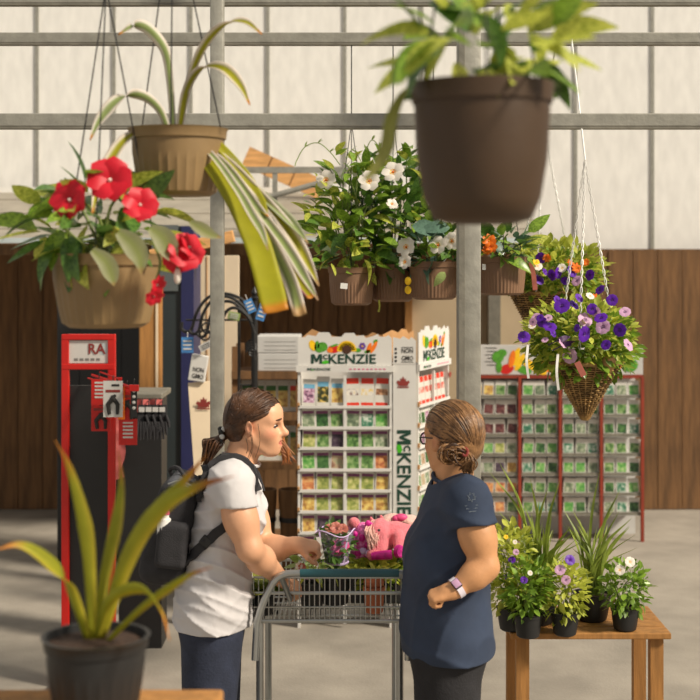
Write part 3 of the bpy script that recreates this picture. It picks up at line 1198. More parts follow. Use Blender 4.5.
# receding side of the display
F2 = frame_of((P(418.5, 0, YR).x, YR + 0.02, 0), R(68))
W2 = 0.55
unit(F2, W2, ROWS, TOPZ + 0.005, 0.2, 'side')
mb = MB(F2)
emblem(mb, (W2 - .005, -0.009, TOPZ - 0.06), (1, 0, 0), (0, 0, 1), 0.05)
mb.build('crest', M['ink_red'], rack)
kinds2 = ['green', 'grey green', 'bright green', 'teal green', 'beige', 'tomato red', 'dark green', 'pink flower']
for r in range(len(ROWS)):
    for c in range(7):
        if r == 0:
            kind, st, bd, w, h = 'tomato red', 'bag', 'band_red', 0.07, 0.156
        else:
            kind, st, bd, w, h = rng.choice(kinds2), 'slim', 'band_purple', 0.068, 0.1
        me = packet_mesh(kind, w, h, bd, st)
        p = F2 @ Vector((0.022 + (c + 0.5) * 0.0722, 0.016, ROWS[r][0] + 0.002))
        lab = 'seed packet with %s picture, %s slot on %s shelf of the receding display side' % (kind, ORD[c], ORD[r])
        packet('seed_packet', me, p, R(68), lab, 'seed packets on the side of the white display', 0.1, rng.uniform(-.06, .06))

# ------------------------------------------------------------------ second display, behind on the right
YS = 10.2
sS = YS / FPX


def zs(py):
    return HC + (260 - py) * sS


rack2 = thing('seed_display', 'low seed display with red uprights and a vegetable banner, behind right', 'display rack', (1.4, YS, 0))
bx = [P(480, 0, YS).x, P(519.5, 0, YS).x, P(560, 0, YS).x, P(601, 0, YS).x, P(642, 0, YS).x]
top2 = zs(377)
mb = MB()
mb.box(((bx[0] + bx[-1]) / 2 - .05, YS + 0.3, top2 / 2), (bx[-1] - bx[0] + .12, 0.02, top2))
mb.build('back_panel', M['card_grey'], rack2)
mb = MB()
mb.box(((bx[0] + bx[-1]) / 2 - .05, YS + 0.15, top2), (bx[-1] - bx[0] + .12, 0.3, 0.02))
mb.build('top_board', M['rust_red'], rack2)
for x in [bx[0] - .1] + bx[1:]:
    mb = MB()
    mb.box((x, YS - 0.01, top2 / 2), (0.022, 0.03, top2))
    mb.build('upright', M['rust_red'], rack2)
mb = MB()
mb.bbox(((bx[0] + bx[-1]) / 2, YS + 0.02, zs(360)), (bx[-1] - bx[0] + .02, 0.012, zs(345) - zs(375)), 0.003)
mb.build('banner', M['card_grey'], rack2)
mb = MB()
yy = YS + 0.013


def pblob(px, py, rx, ry, a, m, k=14, lift=0.0):
    ca, sa = math.cos(a), math.sin(a)
    c = P(px, py, yy - lift)
    pts = []
    for i in range(k):
        t = 2 * PI * i / k
        x, y = rx * sS * math.cos(t), ry * sS * math.sin(t)
        pts.append(c + Vector((x * ca - y * sa, 0, x * sa + y * ca)))
    mb.add(pts, [tuple(range(k))], m)


for x, y, rx, ry, a, mm in ((498, 357, 6, 6, 0, 1), (502, 353, 5, 4, 0, 1), (499, 367, 3, 6, 0, 1), (507, 369, 7, 5, .3, 2), (512, 359, 3, 9, -.2, 5), (516, 357, 3.4, 10, -.35, 0), (520, 362, 3, 10, -.5, 0),
                            (529, 364, 9, 4, -.6, 0), (524, 370, 8, 4, -.3, 1), (538, 369, 10, 4, -.5, 0), (548, 366, 9, 6, -.3, 5), (556, 368, 6, 6, 0, 0), (568, 364, 8, 7, 0, 1), (582, 366, 8, 6, .2, 2), (596, 364, 8, 7, 0, 1), (613, 366, 10, 6, .2, 5), (630, 365, 8, 7, 0, 1)):
    pblob(x, y, rx, ry, a, mm, lift=random.uniform(0.0005, 0.003))
for k in range(6):
    for q in range(2):
        a = P(484 + (k % 2) * 2, 348 + k * 3.4, yy)
        mb.box(a + Vector((0.05, 0, 0)), (0.07 + .02 * ((k * 3 + q) % 3), 0.002, 0.005), m=6)
mb.build('banner_print', [M[k] for k in ART] + [M['ink_grey']], rack2)
RY2 = [396.5, 415.5, 435, 454.5, 474, 494, 513.5]
rng = random.Random(5)
left_k = [['golden yellow', 'green', 'dark green'], ['dark red', 'dark red', 'dark red'], ['dark red', 'dark red', 'dark red'], ['bright green', 'yellow green', 'grey green'], ['grey green', 'dark purple', 'golden yellow'], ['orange', 'orange', 'orange'], ['orange', 'orange', 'green']]
right_k = ['bright green', 'green', 'dark green', 'teal green', 'grey green', 'bright green']
for r, y in enumerate(RY2):
    mb = MB()
    mb.box(((bx[0] + bx[-1]) / 2 - .05, YS + 0.14, zs(y) - 0.008), (bx[-1] - bx[0] + .1, 0.3, 0.012))
    mb.build('shelf', M['card_grey'], rack2)
    mb = MB()
    mb.box(((bx[0] + bx[-1]) / 2 - .05, YS - 0.006, zs(y)), (bx[-1] - bx[0] + .1, 0.01, 0.022))
    mb.build('shelf_lip', M['galv_dark'], rack2)
    for b in range(4):
        for c in range(-1 if b == 0 else 0, 3):
            kind = left_k[r][max(c, 0)] if b == 0 else rng.choice(right_k)
            w = 0.078
            me = packet_mesh(kind, w, 0.112, 'band_green', 'slim')
            x = bx[b] + 0.018 + (c + 0.5) * (bx[b + 1] - bx[b] - 0.03) / 3
            lab = 'small seed packet with %s picture, %s shelf, slot %s, low display behind right' % (kind, ORD[r], ORD[b * 3 + c + 1] if b * 3 + c + 1 < 12 else 'last')
            packet('seed_packet', me, (x, YS + 0.012, zs(y) + 0.002), 0, lab, 'seed packets on the low display', 0.12, rng.uniform(-.05, .1))

# ------------------------------------------------------------------ wooden shelf left of the display
YW = 8.9
sW = YW / FPX


def PW(px, py, dy=0.0):
    return P(px, py, YW + dy)


shelf = thing('wooden_shelf', 'brown wooden shelf unit left of the white seed display', 'shelf', PW(278, 0).xy.to_3d())
xl, xr = PW(236, 0).x, PW(300, 0).x
for x in (xl, xr):
    for dy in (0, 0.35):
        mb = MB()
        mb.box((x, YW + dy, 0.75), (0.05, 0.05, 1.5))
        mb.build('post', M['wood_dark'], shelf)
for py in (371, 412, 461, 540):
    mb = MB()
    z = PW(0, py).z
    mb.box(((xl + xr) / 2, YW + 0.17, z - 0.012), (xr - xl + .05, 0.42, 0.024))
    mb.build('shelf_board', M['wood_dark'], shelf)
    mb = MB()
    mb.box(((xl + xr) / 2, YW - 0.045, z - 0.022), (xr - xl + .05, 0.014, 0.05))
    mb.build('front_rail', M['wood_dark'], shelf)
z = PW(0, 371).z
for k, (a, b, t, lab) in enumerate(((257, 300, 353, 'upper pale grey flat carton on the wooden shelf'), (258, 299, 371, 'lower pale grey flat carton on the wooden shelf'))):
    t0 = 336 if k == 0 else 353.3
    mb = MB()
    p0, p1 = PW(a, t, -.02), PW(b, t0, -.02)
    mb.bbox(((p0.x + p1.x) / 2, YW + 0.12, (p0.z + p1.z) / 2), (p1.x - p0.x, 0.3, p1.z - p0.z - 0.001), 0.004)
    n = len(mb.mi)
    for q in range(3):
        mb.box(((p0.x + p1.x) / 2 + .01, YW - 0.0305, p0.z + 0.02 + q * 0.026), (0.2, 0.001, 0.003), m=1)
    mb.build('carton', [M['card_grey'], M['ink_grey']], label=lab, cat='box', group='grey cartons on the wooden shelf')
rng = random.Random(2)
names = [('green', 'band_green'), ('bright green', 'band_green'), ('golden yellow', 'band_green'), ('yellow flower', 'band_green'), ('golden yellow', 'band_red'), ('yellow flower', 'band_green')]
for r, (py, hh) in enumerate(((411.5, 0.2), (460.5, 0.22))):
    for c in range(5):
        kind, bd = rng.choice(names) if r else names[c]
        if c >= 3:
            kind = 'golden yellow'
        me = packet_mesh(kind, 0.075, hh, bd, 'box')
        p = PW(247 + c * 12, py, 0.03)
        packet('seed_bag', me, p, 0, 'seed bag with %s print, %s place on %s board of brown wooden shelf' % (kind, ORD[c], ('upper', 'lower')[r]), 'seed bags on the wooden shelf', 0.1)
# wooden half barrels under the shelf
for k, (px, lab) in enumerate(((264, 'dark half barrel under the shelf, left one'), (292, 'dark half barrel under the shelf, nearer the seed display'))):
    c = P(px, 0, 8.55)
    z0 = 0.0
    t = thing('half_barrel', lab, 'barrel', (c.x, 8.55 - .05, 0), group='half barrels under the shelf')
    mb = MB()
    mb.lathe([(0.064, 0), (0.068, 0.4), (0.08, 0.6), (0.08, 0.66), (0.07, 0.66), (0.068, 0.58)], 20, (c.x, 8.5, 0), 0, caps=(True, True))
    mb.build('staves', M['wood_dark'], t, True)
    for zz in (0.12, 0.48):
        mb = MB()
        mb.lathe([(0.076, -.015), (0.078, 0), (0.076, .015)], 20, (c.x, 8.5, zz))
        mb.build('hoop', M['black_iron'], t, True)

# ================================================================== LEFT SIDE
# tall dark locker with a navy edge
YL = 8.9
a, b, c_ = P(152, 0, YL).x, P(181.5, 0, YL).x, P(194, 0, YL).x
t = thing('tall_locker', 'tall dark teal locker with a navy blue edge', 'locker', ((a + c_) / 2, YL + .2, 0))
ztop = P(0, 226, YL).z
mb = MB()
mb.box(((a + b) / 2, YL + 0.2, ztop / 2), (b - a, 0.4, ztop))
mb.build('body', M['door_dark'], t)
mb = MB()
mb.box(((b + c_) / 2, YL + 0.19, ztop / 2), (c_ - b, 0.42, ztop))
mb.build('edge_panel', M['navy'], t)
mb = MB()
mb.box(((a + b) / 2 - .01, YL - 0.006, P(0, 258, YL).z), (b - a - .02, 0.012, P(0, 226, YL).z - P(0, 292, YL).z))
mb.build('upper_panel', M['door_grey'], t)
# dark board behind the pots further left
mb = MB()
a, b = P(60, 0, 9.6).x, P(143, 0, 9.6).x
mb.bbox(((a + b) / 2, 9.55, .95), (b - a, 0.1, 1.9), 0.01)
for k in range(3):
    mb.box((a + (b - a) * (k + 1) / 4, 9.497, .95), (0.015, 0.006, 1.8))
mb.build('dark_board', M['pot_black'], label='black board standing behind the red tool stand', cat='board')
# orange brown door post with a light strip
YP = 8.6
a, b = P(139, 0, YP).x, P(160.5, 0, YP).x
t = thing('wood_post', 'orange brown wooden post beside the dark locker', 'post', ((a + b) / 2, YP + .05, 0))
zt2 = P(0, 280, YP).z
mb = MB()
mb.bbox(((a + b) / 2, YP + 0.05, zt2 / 2), (b - a, 0.1, zt2), 0.006)
mb.build('plank', M['wood_post'], t)
x = P(157, 0, YP).x
mb = MB()
mb.box((x, YP - 0.004, zt2 * .62), (0.014, 0.01, zt2 * .72))
mb.build('light_strip', M['cream'], t)
# timber rail joining post top to the frame, seen above the iron hooks
A, B = P(150, 256, 8.86), P(234, 236, 8.86)
d = (B - A).normalized()
mb = MB()
rot = Matrix.Rotation(-math.atan2(d.z, d.x), 3, 'Y')
mb.bbox((A + B) / 2, ((B - A).length, 0.05, 0.075), 0.005, rot)
mb.build('timber_rail', M['wood_orange'], label='short sloping timber rail above the iron plant hooks', cat='timber')

# display counter with gloves
YG = 7.3
a, b = P(112, 0, YG).x, P(163, 0, YG).x
zc = P(0, 393, YG).z
t = thing('display_counter', 'narrow counter with white top and rose cloth front', 'counter', ((a + b) / 2, YG + .2, 0))
mb = MB()
mb.bbox(((a + b) / 2, YG + 0.15, zc - .015), (b - a, 0.36, 0.03), 0.006)
mb.build('top', M['galv_dark'], t)
mb = MB()
mb.box(((a + b) / 2, YG + 0.2, (zc - .03) / 2), (b - a - .04, 0.22, zc - .03))
mb.build('body', M['pot_black'], t)
mb = MB()
pts = [(a + (b - a) * k / 16, YG - 0.03 + 0.008 * math.sin(k * 1.7), zc - .03) for k in range(17)]
mb.ribbon([Vector(p) + Vector((0, 0, -.035)) for p in pts], 0.07, (0, 0, 1), thick=0.004, nacross=2)
mb.ribbon([Vector((a + .02 + .012 * math.sin(k), YG - 0.03 + .006 * math.cos(k * 2), zc - .06 - k * .03)) for k in range(14)], 0.09, (1, 0, 0), thick=0.004)
mb.build('cloth', M['rose_cloth'], t, True)
for k in range(4):
    px = 142 + k * 6.8
    base = P(px, 405, YG - .06)
    mb = MB()
    w = 0.03
    mb.ribbon([base, base + Vector((0, 0, -.05)), base + Vector((0, 0, -.09))], [0.04, 0.044, 0.05], (1, 0, 0), thick=0.014)
    for q in range(4):
        x = (q - 1.5) * 0.0125
        L = (0.08, 0.095, 0.09, 0.07)[q]
        mb.tube([base + Vector((x, -.007, -.085)), base + Vector((x * 1.15, -.012, -.085 - L * .6)), base + Vector((x * 1.2, -.008, -.085 - L))], [0.008, 0.0075, 0.005], 6)
    mb.tube([base + Vector((.02, -.007, -.05)), base + Vector((.034, -.01, -.09)), base + Vector((.036, -.01, -.115))], [0.008, 0.008, 0.006], 6)
    mb.tube([base + Vector((0, 0, 0)), base + Vector((0, 0, .02)), base + Vector((0, .03, .025))], 0.003, 6)
    mb.ribbon([base + Vector((0, -.009, -.01)), base + Vector((0, -.009, -.035))], 0.03, (1, 0, 0), thick=0.001, m=1)
    mb.build('glove', [M['black_cloth'], M['card_grey']], smooth=True, label='black garden glove hanging on the counter front, %s from left' % ORD[k], cat='glove', group='garden gloves on the counter')

# red tool stand
YT = 6.7
t = thing('tool_stand', 'red metal tool stand with a framed sign on top', 'display stand', P(100, 0, YT).xy.to_3d())
x0, x1 = P(62, 0, YT).x, P(115.5, 0, YT).x
zA, zB, zC = P(0, 334, YT).z, P(0, 369, YT).z, 0.0
for x, z1 in ((x1 - .017, zA), (x0 + .017, zA)):
    mb = MB()
    mb.bbox((x, YT, z1 / 2), (0.036, 0.03, z1), 0.004)
    mb.build('upright', M['red'], t)
for zz in (zA - .014, zB + .012):
    mb = MB()
    mb.bbox(((x0 + x1) / 2, YT - .001, zz), (x1 - x0, 0.032, 0.028), 0.004)
    mb.build('cross_bar', M['red'], t)
mb = MB()
sx0, sx1 = P(68, 0, YT).x, P(108, 0, YT).x
sz0, sz1 = P(0, 363, YT).z, P(0, 340.5, YT).z
mb.box(((sx0 + sx1) / 2, YT, (sz0 + sz1) / 2), (sx1 - sx0, 0.01, sz1 - sz0))
mb.build('sign_board', M['card_white'], t)
mb = MB()
put_text(mb, 'RA', P(88.5, 354, YT - .007), (1, 0, 0), (0, 0, 1), 0.05, 0.082, 0.02, 0)
for k in range(5):
    mb.box(P(76 + 5.5 * k, 359.5, YT - .006), (0.018, 0.001, 0.012), m=1)
c = P(103, 349, YT - .006)
mb.add([c + Vector((0.026 * math.cos(q * PI / 6), 0.0005, 0.03 * math.sin(q * PI / 6))) for q in range(12)], [tuple(range(12))], 2)
mb.build('sign_print', [M['ink_red'], M['ink_grey'], M['gutter']], t)
mb = MB()
mb.box(((x0 + x1) / 2, YT + 0.02, zB / 2 - .03), (x1 - x0 - .03, 0.02, zB - .1))
mb.build('back_panel', M['pot_black'], t)
mb = MB()
mb.bbox(((x0 + x1) / 2, YT + 0.05, 0.03), (x1 - x0 + .04, 0.4, 0.06), 0.01)
mb.build('base', M['red'], t)
for k, (p, q) in enumerate((((92, 375), (134, 388)), ((88, 378), (128, 391)), ((100, 372), (120, 379)))):
    A = P(p[0], p[1], YT - .02)
    B = P(q[0], q[1], YT - .38 + k * .06)
    mb = MB()
    mb.tube([A, B], 0.006 if k == 0 else 0.004, 6)
    mb.bbox(B, (0.045, 0.01, 0.03) if k == 0 else (0.02, .008, .016), 0.003)
    mb.build('peg', M['red'], t)


def card(px, py, w, h, Y, body, art, lab):
    m = MB()
    c = P(px, py, Y)
    m.box(c, (w, 0.006, h))
    m.tube([c + Vector((0, 0, h / 2)), c + Vector((0, 0, h / 2 + 0.02)), c + Vector((0, .02, h / 2 + .022))], 0.0025, 5, m=1)
    f = c + Vector((0, -0.0045, 0))
    if art == 'tool':
        m.tube([f + Vector((-.016, 0, -h * .42)), f + Vector((-.022, 0, -h * .15)), f + Vector((0, 0, h * .02)), f + Vector((.012, 0, h * .12))], [.008, .011, .012, .005], 8, m=1)
        m.tube([f + Vector((.02, 0, -h * .42)), f + Vector((.022, 0, -h * .15)), f + Vector((.002, 0, h * .02)), f + Vector((-.006, 0, h * .1))], [.007, .010, .010, .004], 8, m=1)
        m.box(f + Vector((0, .001, h * .22)), (w * .75, 0.002, 0.012), m=3)
        m.box(f + Vector((.012, .001, h * .38)), (w * .4, 0.002, 0.01), m=1)
    elif art == 'stripes':
        for k in range(5):
            m.box(f + Vector((0, .001, h * (.36 - .14 * k))), (w * .55, 0.002, h * .07), m=2)
    else:
        for k in range(4):
            m.ball(f + Vector((0, .002, h * (.3 - .17 * k))), (w * .3, .004, h * .05), 8, 6, m=2)
    return m.build('tool_card', [M[body], M['ink_black'], M['card_white'], M['ink_red']], label=lab, cat='tool card', group='tool cards on the red stand')


card(113, 399, 0.088, 0.165, YT - .32, 'card_white', 'tool', 'white card holding dark pruning shears on the red stand')
card(121.5, 403, 0.03, 0.15, YT - .30, 'orange', 'stripes', 'narrow orange striped card beside the white shears card')
card(127, 404, 0.04, 0.165, YT - .28, 'red', 'tool', 'red card with a small dark tool on the red stand')
card(134, 401, 0.028, 0.15, YT - .37, 'pot_black', 'dots', 'narrow black card with pale dots at the peg end')
card(99, 392, 0.07, 0.12, YT - .24, 'red', 'stripes', 'red striped tool card left of the white shears card')
card(101, 416, 0.09, 0.14, YT - .20, 'red', 'tool', 'lower red tool card under the white shears card')
card(128, 432, 0.085, 0.12, YT - .22, 'red', 'stripes', 'low red striped card hanging beside the gloves')

# leaning folded display board with a crest, and a small printed carton above it
YC = 8.0
A = P(189, 385, YC)
B = P(213, 470, YC - .1)
mb = MB()
pl = [P(188, 383, YC), P(222, 380, YC), P(226, 640, YC - .25), P(206, 640, YC - .25)]
n = Vector((0, 0.012, 0))
mb.add([p for p in pl] + [p + n for p in pl], [(3, 2, 1, 0), (4, 5, 6, 7), (0, 1, 5, 4), (1, 2, 6, 5), (2, 3, 7, 6), (3, 0, 4, 7)])
o = mb.build('display_board', M['cream'], label='cream folded cardboard display leaning beside the slim post', cat='board')
m = MB()
emblem(m, P(203.5, 404, YC - .035), (1, 0, 0), (0, 0, 1), 0.085)
m.build('crest', M['ink_red'], o)
t = thing('printed_carton', 'small white printed carton tilted above the cream board', 'box', P(198, 384, YC))
rot = Matrix.Rotation(R(9), 3, 'Y')
mb = MB()
c = P(198.5, 368, YC)
mb.bbox(c, (0.095, 0.05, 0.15), 0.004, rot)
mb.build('carton_body', M['card_white'], t)
mb = MB()
put_text(mb, 'NON', c + rot @ Vector((0.004, -0.0262, -.02)), rot @ Vector((1, 0, 0)), rot @ Vector((0, 0, 1)), 0.026, 0.062, 0.012, 0, 'c')
put_text(mb, 'G', c + rot @ Vector((-.018, -0.0262, -.058)), rot @ Vector((1, 0, 0)), rot @ Vector((0, 0, 1)), 0.026, 0.018, 0.012, 0, 'c')
big_m(mb, c + rot @ Vector((-.006, -0.0262, -.058)), rot @ Vector((1, 0, 0)), rot @ Vector((0, 0, 1)), 0.026, 0.02)
put_text(mb, 'O', c + rot @ Vector((.027, -0.0262, -.058)), rot @ Vector((1, 0, 0)), rot @ Vector((0, 0, 1)), 0.026, 0.02, 0.012, 0, 'c')
mb.build('carton_lettering', M['ink_black'], t)

# wrought iron hook stand with brackets
YH = 8.3
t = thing('hook_stand', 'black iron stand for plant hooks behind the slim post', 'stand', P(252, 0, YH).xy.to_3d())
for px, r, top in ((254.5, 0.02, 296), (239, 0.009, 300)):
    mb = MB()
    x = P(px, 0, YH).x
    mb.tube([(x, YH, 0.0), (x, YH, P(0, top, YH).z)], r, 10)
    if px > 250:
        mb.lathe([(0.0, 0.06), (0.012, 0.04), (0.02, 0.02), (0.012, 0.0), (0.03, -0.01), (0.02, -0.03)], 10, (x, YH, P(0, top, YH).z))
    mb.build('upright', M['black_iron'], t, True)
mb = MB()
mb.tube([P(186, 320, YH), P(256, 320, YH)], 0.006, 8)
mb.tube([P(238, 385, YH), P(256, 385, YH)], 0.006, 8)
mb.build('cross_rail', M['black_iron'], t, True)
mb = MB()
mb.bbox((P(247, 0, YH).x, YH, 0.015), (0.4, 0.4, 0.03), 0.005)
mb.build('base', M['black_iron'], t)
HK = [
    ([(252, 322), (246, 303), (228, 294), (209, 297), (197, 312), (192, 328), (187, 332), (182, 329), (182, 322)], 0.0, 'outermost'),
    ([(253, 326), (245, 308), (229, 297), (213, 300), (203, 314), (199, 330), (194, 334), (189, 331)], -.06, 'second'),
    ([(254, 330), (246, 314), (232, 302), (218, 304), (210, 318), (207, 332), (202, 337), (197, 334)], -.12, 'third'),
    ([(255, 334), (249, 318), (236, 308), (226, 312), (221, 326), (220, 340), (214, 344), (209, 340)], -.18, 'innermost'),
]
for pts, dy, lab in HK:
    m = MB()
    m.tube(crom([P(a, b, YH + dy) for a, b in pts], 6), 0.0095, 8)
    # scroll near the wall end
    sp = []
    for k in range(20):
        a = k / 19 * 3.6 * PI
        r = 0.034 * (1 - k / 24)
        c = P(252, 345 + 4 * abs(dy) * 10, YH + dy)
        sp.append(c + Vector((-r * math.cos(a), 0, r * math.sin(a))))
    m.tube(sp, 0.006, 6)
    m.tube([P(254, 322, YH + dy), P(254.5, 360, YH + dy)], 0.008, 6)
    m.build('plant_hook', M['black_iron'], smooth=True, label='curved black iron plant hook on the stand, %s arch' % lab, cat='plant hook', group='iron plant hooks')
# small curls hanging on the hooks
for k, (px, py, Y) in enumerate(((207, 328, 8.05), (205, 335, 8.08))):
    m = MB()
    c = P(px, py, Y)
    m.tube([c + Vector((0.03 * math.cos(q * PI / 8), 0.012 * math.sin(q * PI / 4), 0.03 * math.sin(q * PI / 8))) for q in range(17)], 0.006, 6)
    m.build('iron_ring', M['black_iron'], smooth=True, label='%s black iron ring hanging behind the slim post' % ('upper', 'lower')[k], cat='ring', group='iron rings')
for k, (px, py, Y, w, h, mt, rz, lab) in enumerate((
        (262, 312, 8.1, .05, .10, 'blue_tag', .3, 'blue and white price tag right of the iron upright'),
        (250, 306, 8.05, .05, .08, 'blue_tag', -.4, 'pale blue tag hanging at the iron stand top'),
        (187.5, 345, 8.1, .07, .09, 'blue_tag', 0, 'blue tag hanging below the hook tip, by the navy edge'),
        (234, 316, 8.12, .07, .045, 'leaf_pale', .2, 'pale green tag tied under the iron arches'),
        (206, 346, 7.95, .08, .04, 'card_grey', -.5, 'grey striped tag tied under the iron rings'))):
    m = MB()
    c = P(px, py, Y)
    rot = Matrix.Rotation(rz, 3, 'Y')
    m.box(c, (w, 0.003, h), rot)
    for q in range(3):
        m.box(c + rot @ Vector((0, -0.003, h * (.25 - .25 * q))), (w * .7, 0.002, h * .1), rot, m=1)
    m.tube([c + rot @ Vector((0, 0, h / 2)), c + rot @ Vector((0, .01, h / 2 + .03))], 0.002, 5, m=1)
    m.build('price_tag', [M[mt], M['card_white'] if mt != 'card_grey' else M['ink_black']], label=lab, cat='tag')

# ================================================================== PLANTS
def leaf_mesh(name, L, W, mat, curl=0.25, fold=0.15, n=6, belly=0.45, tip=1.0):
    v, f = [], []
    for i in range(n + 1):
        t = i / n
        w = W / 2 * (math.sin(PI * t ** (0.75 if belly < .5 else 1.1)) ** 0.8 if 0 < t < 1 else 0.03)
        z = -curl * L * t * t
        x = L * t * (1 - 0.12 * curl * t)
        v += [(x, -w, z + fold * w), (x, 0, z), (x, w, z + fold * w)]
    for i in range(n):
        a = i * 3
        f += [(a, a + 3, a + 4, a + 1), (a + 1, a + 4, a + 5, a + 2)]
    me = make_mesh(name, v, f, smooth=True, sharp=0)
    me.materials.append(M[mat])
    return me


def flower_mesh(name, r, mats, petals=5, cup=0.35, wid=0.62, throat=0.16, twist=0.25, depth=0.5):
    """trumpet flower facing +z: petals, throat"""
    m = MB()
    for k in range(petals):
        a = 2 * PI * k / petals
        u = Vector((math.cos(a), math.sin(a), 0))
        s = Vector((-math.sin(a), math.cos(a), 0))
        n = 4
        v, f = [], []
        for i in range(n + 1):
            t = i / n
            rr = r * (throat + (1 - throat) * t)
            w = r * wid * (0.25 + 0.95 * math.sin(PI * (0.1 + 0.74 * t)))
            z = r * (cup * t - 0.35 * cup * t * t * 2)
            for q in (-1, 0, 1):
                v.append(u * rr + s * (q * w * .5) + Vector((0, 0, z - 0.06 * r * abs(q) + twist * r * .25 * q * t)))
        for i in range(n):
            b = i * 3
            f += [(b, b + 3, b + 4, b + 1), (b + 1, b + 4, b + 5, b + 2)]
        m.add(v, f, 0)
    m.lathe([(r * .05, -depth * r), (r * .12, -depth * .5 * r), (r * .22, 0.02 * r), (r * .28, 0.06 * r)], 10, (0, 0, 0), 1)
    m.ball((0, 0, 0.03 * r), (r * .09, r * .09, r * .12), 8, 6, 2)
    me = make_mesh(name, m.v, m.f, m.mi, True, 60)
    for k in mats:
        me.materials.append(M[k])
    return me


def aim(d, up=None, roll=0.0):
    """rotation whose +x looks along d"""
    d = Vector(d).normalized()
    up = Vector(up) if up is not None else Vector((0, 0, 1))
    y = up.cross(d)
    if y.length < 1e-4:
        y = Vector((0, 1, 0))
    y.normalize()
    z = d.cross(y)
    m = Matrix((d, y, z)).transposed()
    return m @ Matrix.Rotation(roll, 3, 'X')


def aimz(d, roll=0.0):
    q = Vector(d).normalized().to_track_quat('Z', 'Y').to_matrix()
    return q @ Matrix.Rotation(roll, 3, 'Z')


def place(name, me, parent, p, rot, s=1.0, kind=None):
    o = link(name, me, parent)
    w = Matrix.Translation(p) @ rot.to_4x4() @ Matrix.Scale(s, 4)
    o.matrix_basis = wmat(parent).inverted() @ w
    if kind:
        o['kind'] = kind
    return o


LM = {k: [leaf_mesh('leaf', 1, wd, k, c, fo) for wd, c, fo in ((0.42, .25, .2), (0.5, .4, .3), (0.36, .1, .15))] for k in ('leaf', 'leaf_dark', 'leaf_blue', 'leaf_lime', 'leaf_pale')}
FL_WHITE = flower_mesh('flower', 1, ('petal_white', 'yellow', 'orange'), 5, .4, .85, .14, .5)


def pot(t, c, rt, rb, h, mat, ribs=40, rim=0.012):
    """ribbed pot, c = centre of the bottom; children body, rim, soil"""
    c = Vector(c)
    n = ribs * 2

    def rib(i, j):
        return 1.0 + (0.028 if j % 2 == 0 else 0.0) * (1 if 1 <= i <= 5 else 0)
    m = MB()
    prof = [(rb * .86, 0)] + [(rb + (rt * .95 - rb) * (k / 5) ** .8, h * (.06 + .74 * k / 5)) for k in range(6)] + [(rt * .955, h * .84), (rt * .93, h * .84)]
    m.lathe(prof, n, c, 0, rib, (True, False))
    m.build('body', M[mat], t, True, 30)
    m = MB()
    m.lathe([(rt * .955, h * .84), (rt * 1.0, h * .85), (rt * 1.02, h * .97), (rt * 1.02 + rim * .3, h), (rt * .97, h), (rt * .93, h * .84)], 40, c)
    m.build('rim', M[mat], t, True)
    m = MB()
    m.lathe([(rt * .95, h * .9), (rt * .5, h * .94), (0.001, h * .95)], 24, c)
    m.build('soil', M['soil'], t, True)


def hanger(t, c, rt, h, ztop, mat='black_iron', r=0.0018, n=3, ph=0.5, y=None):
    c = Vector(c)
    top = Vector((c.x, c.y if y is None else y, ztop))
    m = MB()
    kn = Vector((c.x, top.y, min(ztop - .05, c.z + h + 0.62)))
    for k in range(n):
        a = ph + 2 * PI * k / n
        p = c + Vector((rt * .98 * math.cos(a), rt * .98 * math.sin(a), h))
        m.tube([p, kn], r, 5)
    m.tube([kn, top], r * 1.4, 5)
    m.tube([top + Vector((0, 0.0, 0)), top + Vector((0, -.02, .02)), top + Vector((0, 0, .04))], r * 1.4, 5)
    m.build('hanger', M[mat], t)


def leafy(t, rng, cen, rad, n, size, mats, droop=0.2, shell=0.55, top=None, name='leaf'):
    """leaves filling an ellipsoid, pointing outwards from cen"""
    cen = Vector(cen)
    for i in range(n):
        while True:
            q = Vector((rng.uniform(-1, 1), rng.uniform(-1, 1), rng.uniform(-1, 1)))
            if shell < q.length < 1:
                break
        p = cen + Vector((q.x * rad[0], q.y * rad[1], q.z * rad[2]))
        d = Vector((q.x, q.y, q.z * .6 + rng.uniform(-.3, .7) - droop))
        d += Vector((rng.uniform(-.6, .6), rng.uniform(-.6, .6), rng.uniform(-.3, .3)))
        s = size * rng.uniform(.65, 1.2)
        place(name, rng.choice(LM[rng.choice(mats)]), t, p, aim(d, None, rng.uniform(-.8, .8)), s)


def stems(t, base, tips, r=0.003, mat='stem'):
    m = MB()
    base = Vector(base)
    for k, tp in enumerate(tips):
        tp = Vector(tp)
        mid = base.lerp(tp, .5) + Vector((random.uniform(-.04, .04), random.uniform(-.04, .04), random.uniform(0, .04)))
        m.tube(crom([base, mid, tp], 5), r, 5)
    m.build('stems', M[mat], t, True)


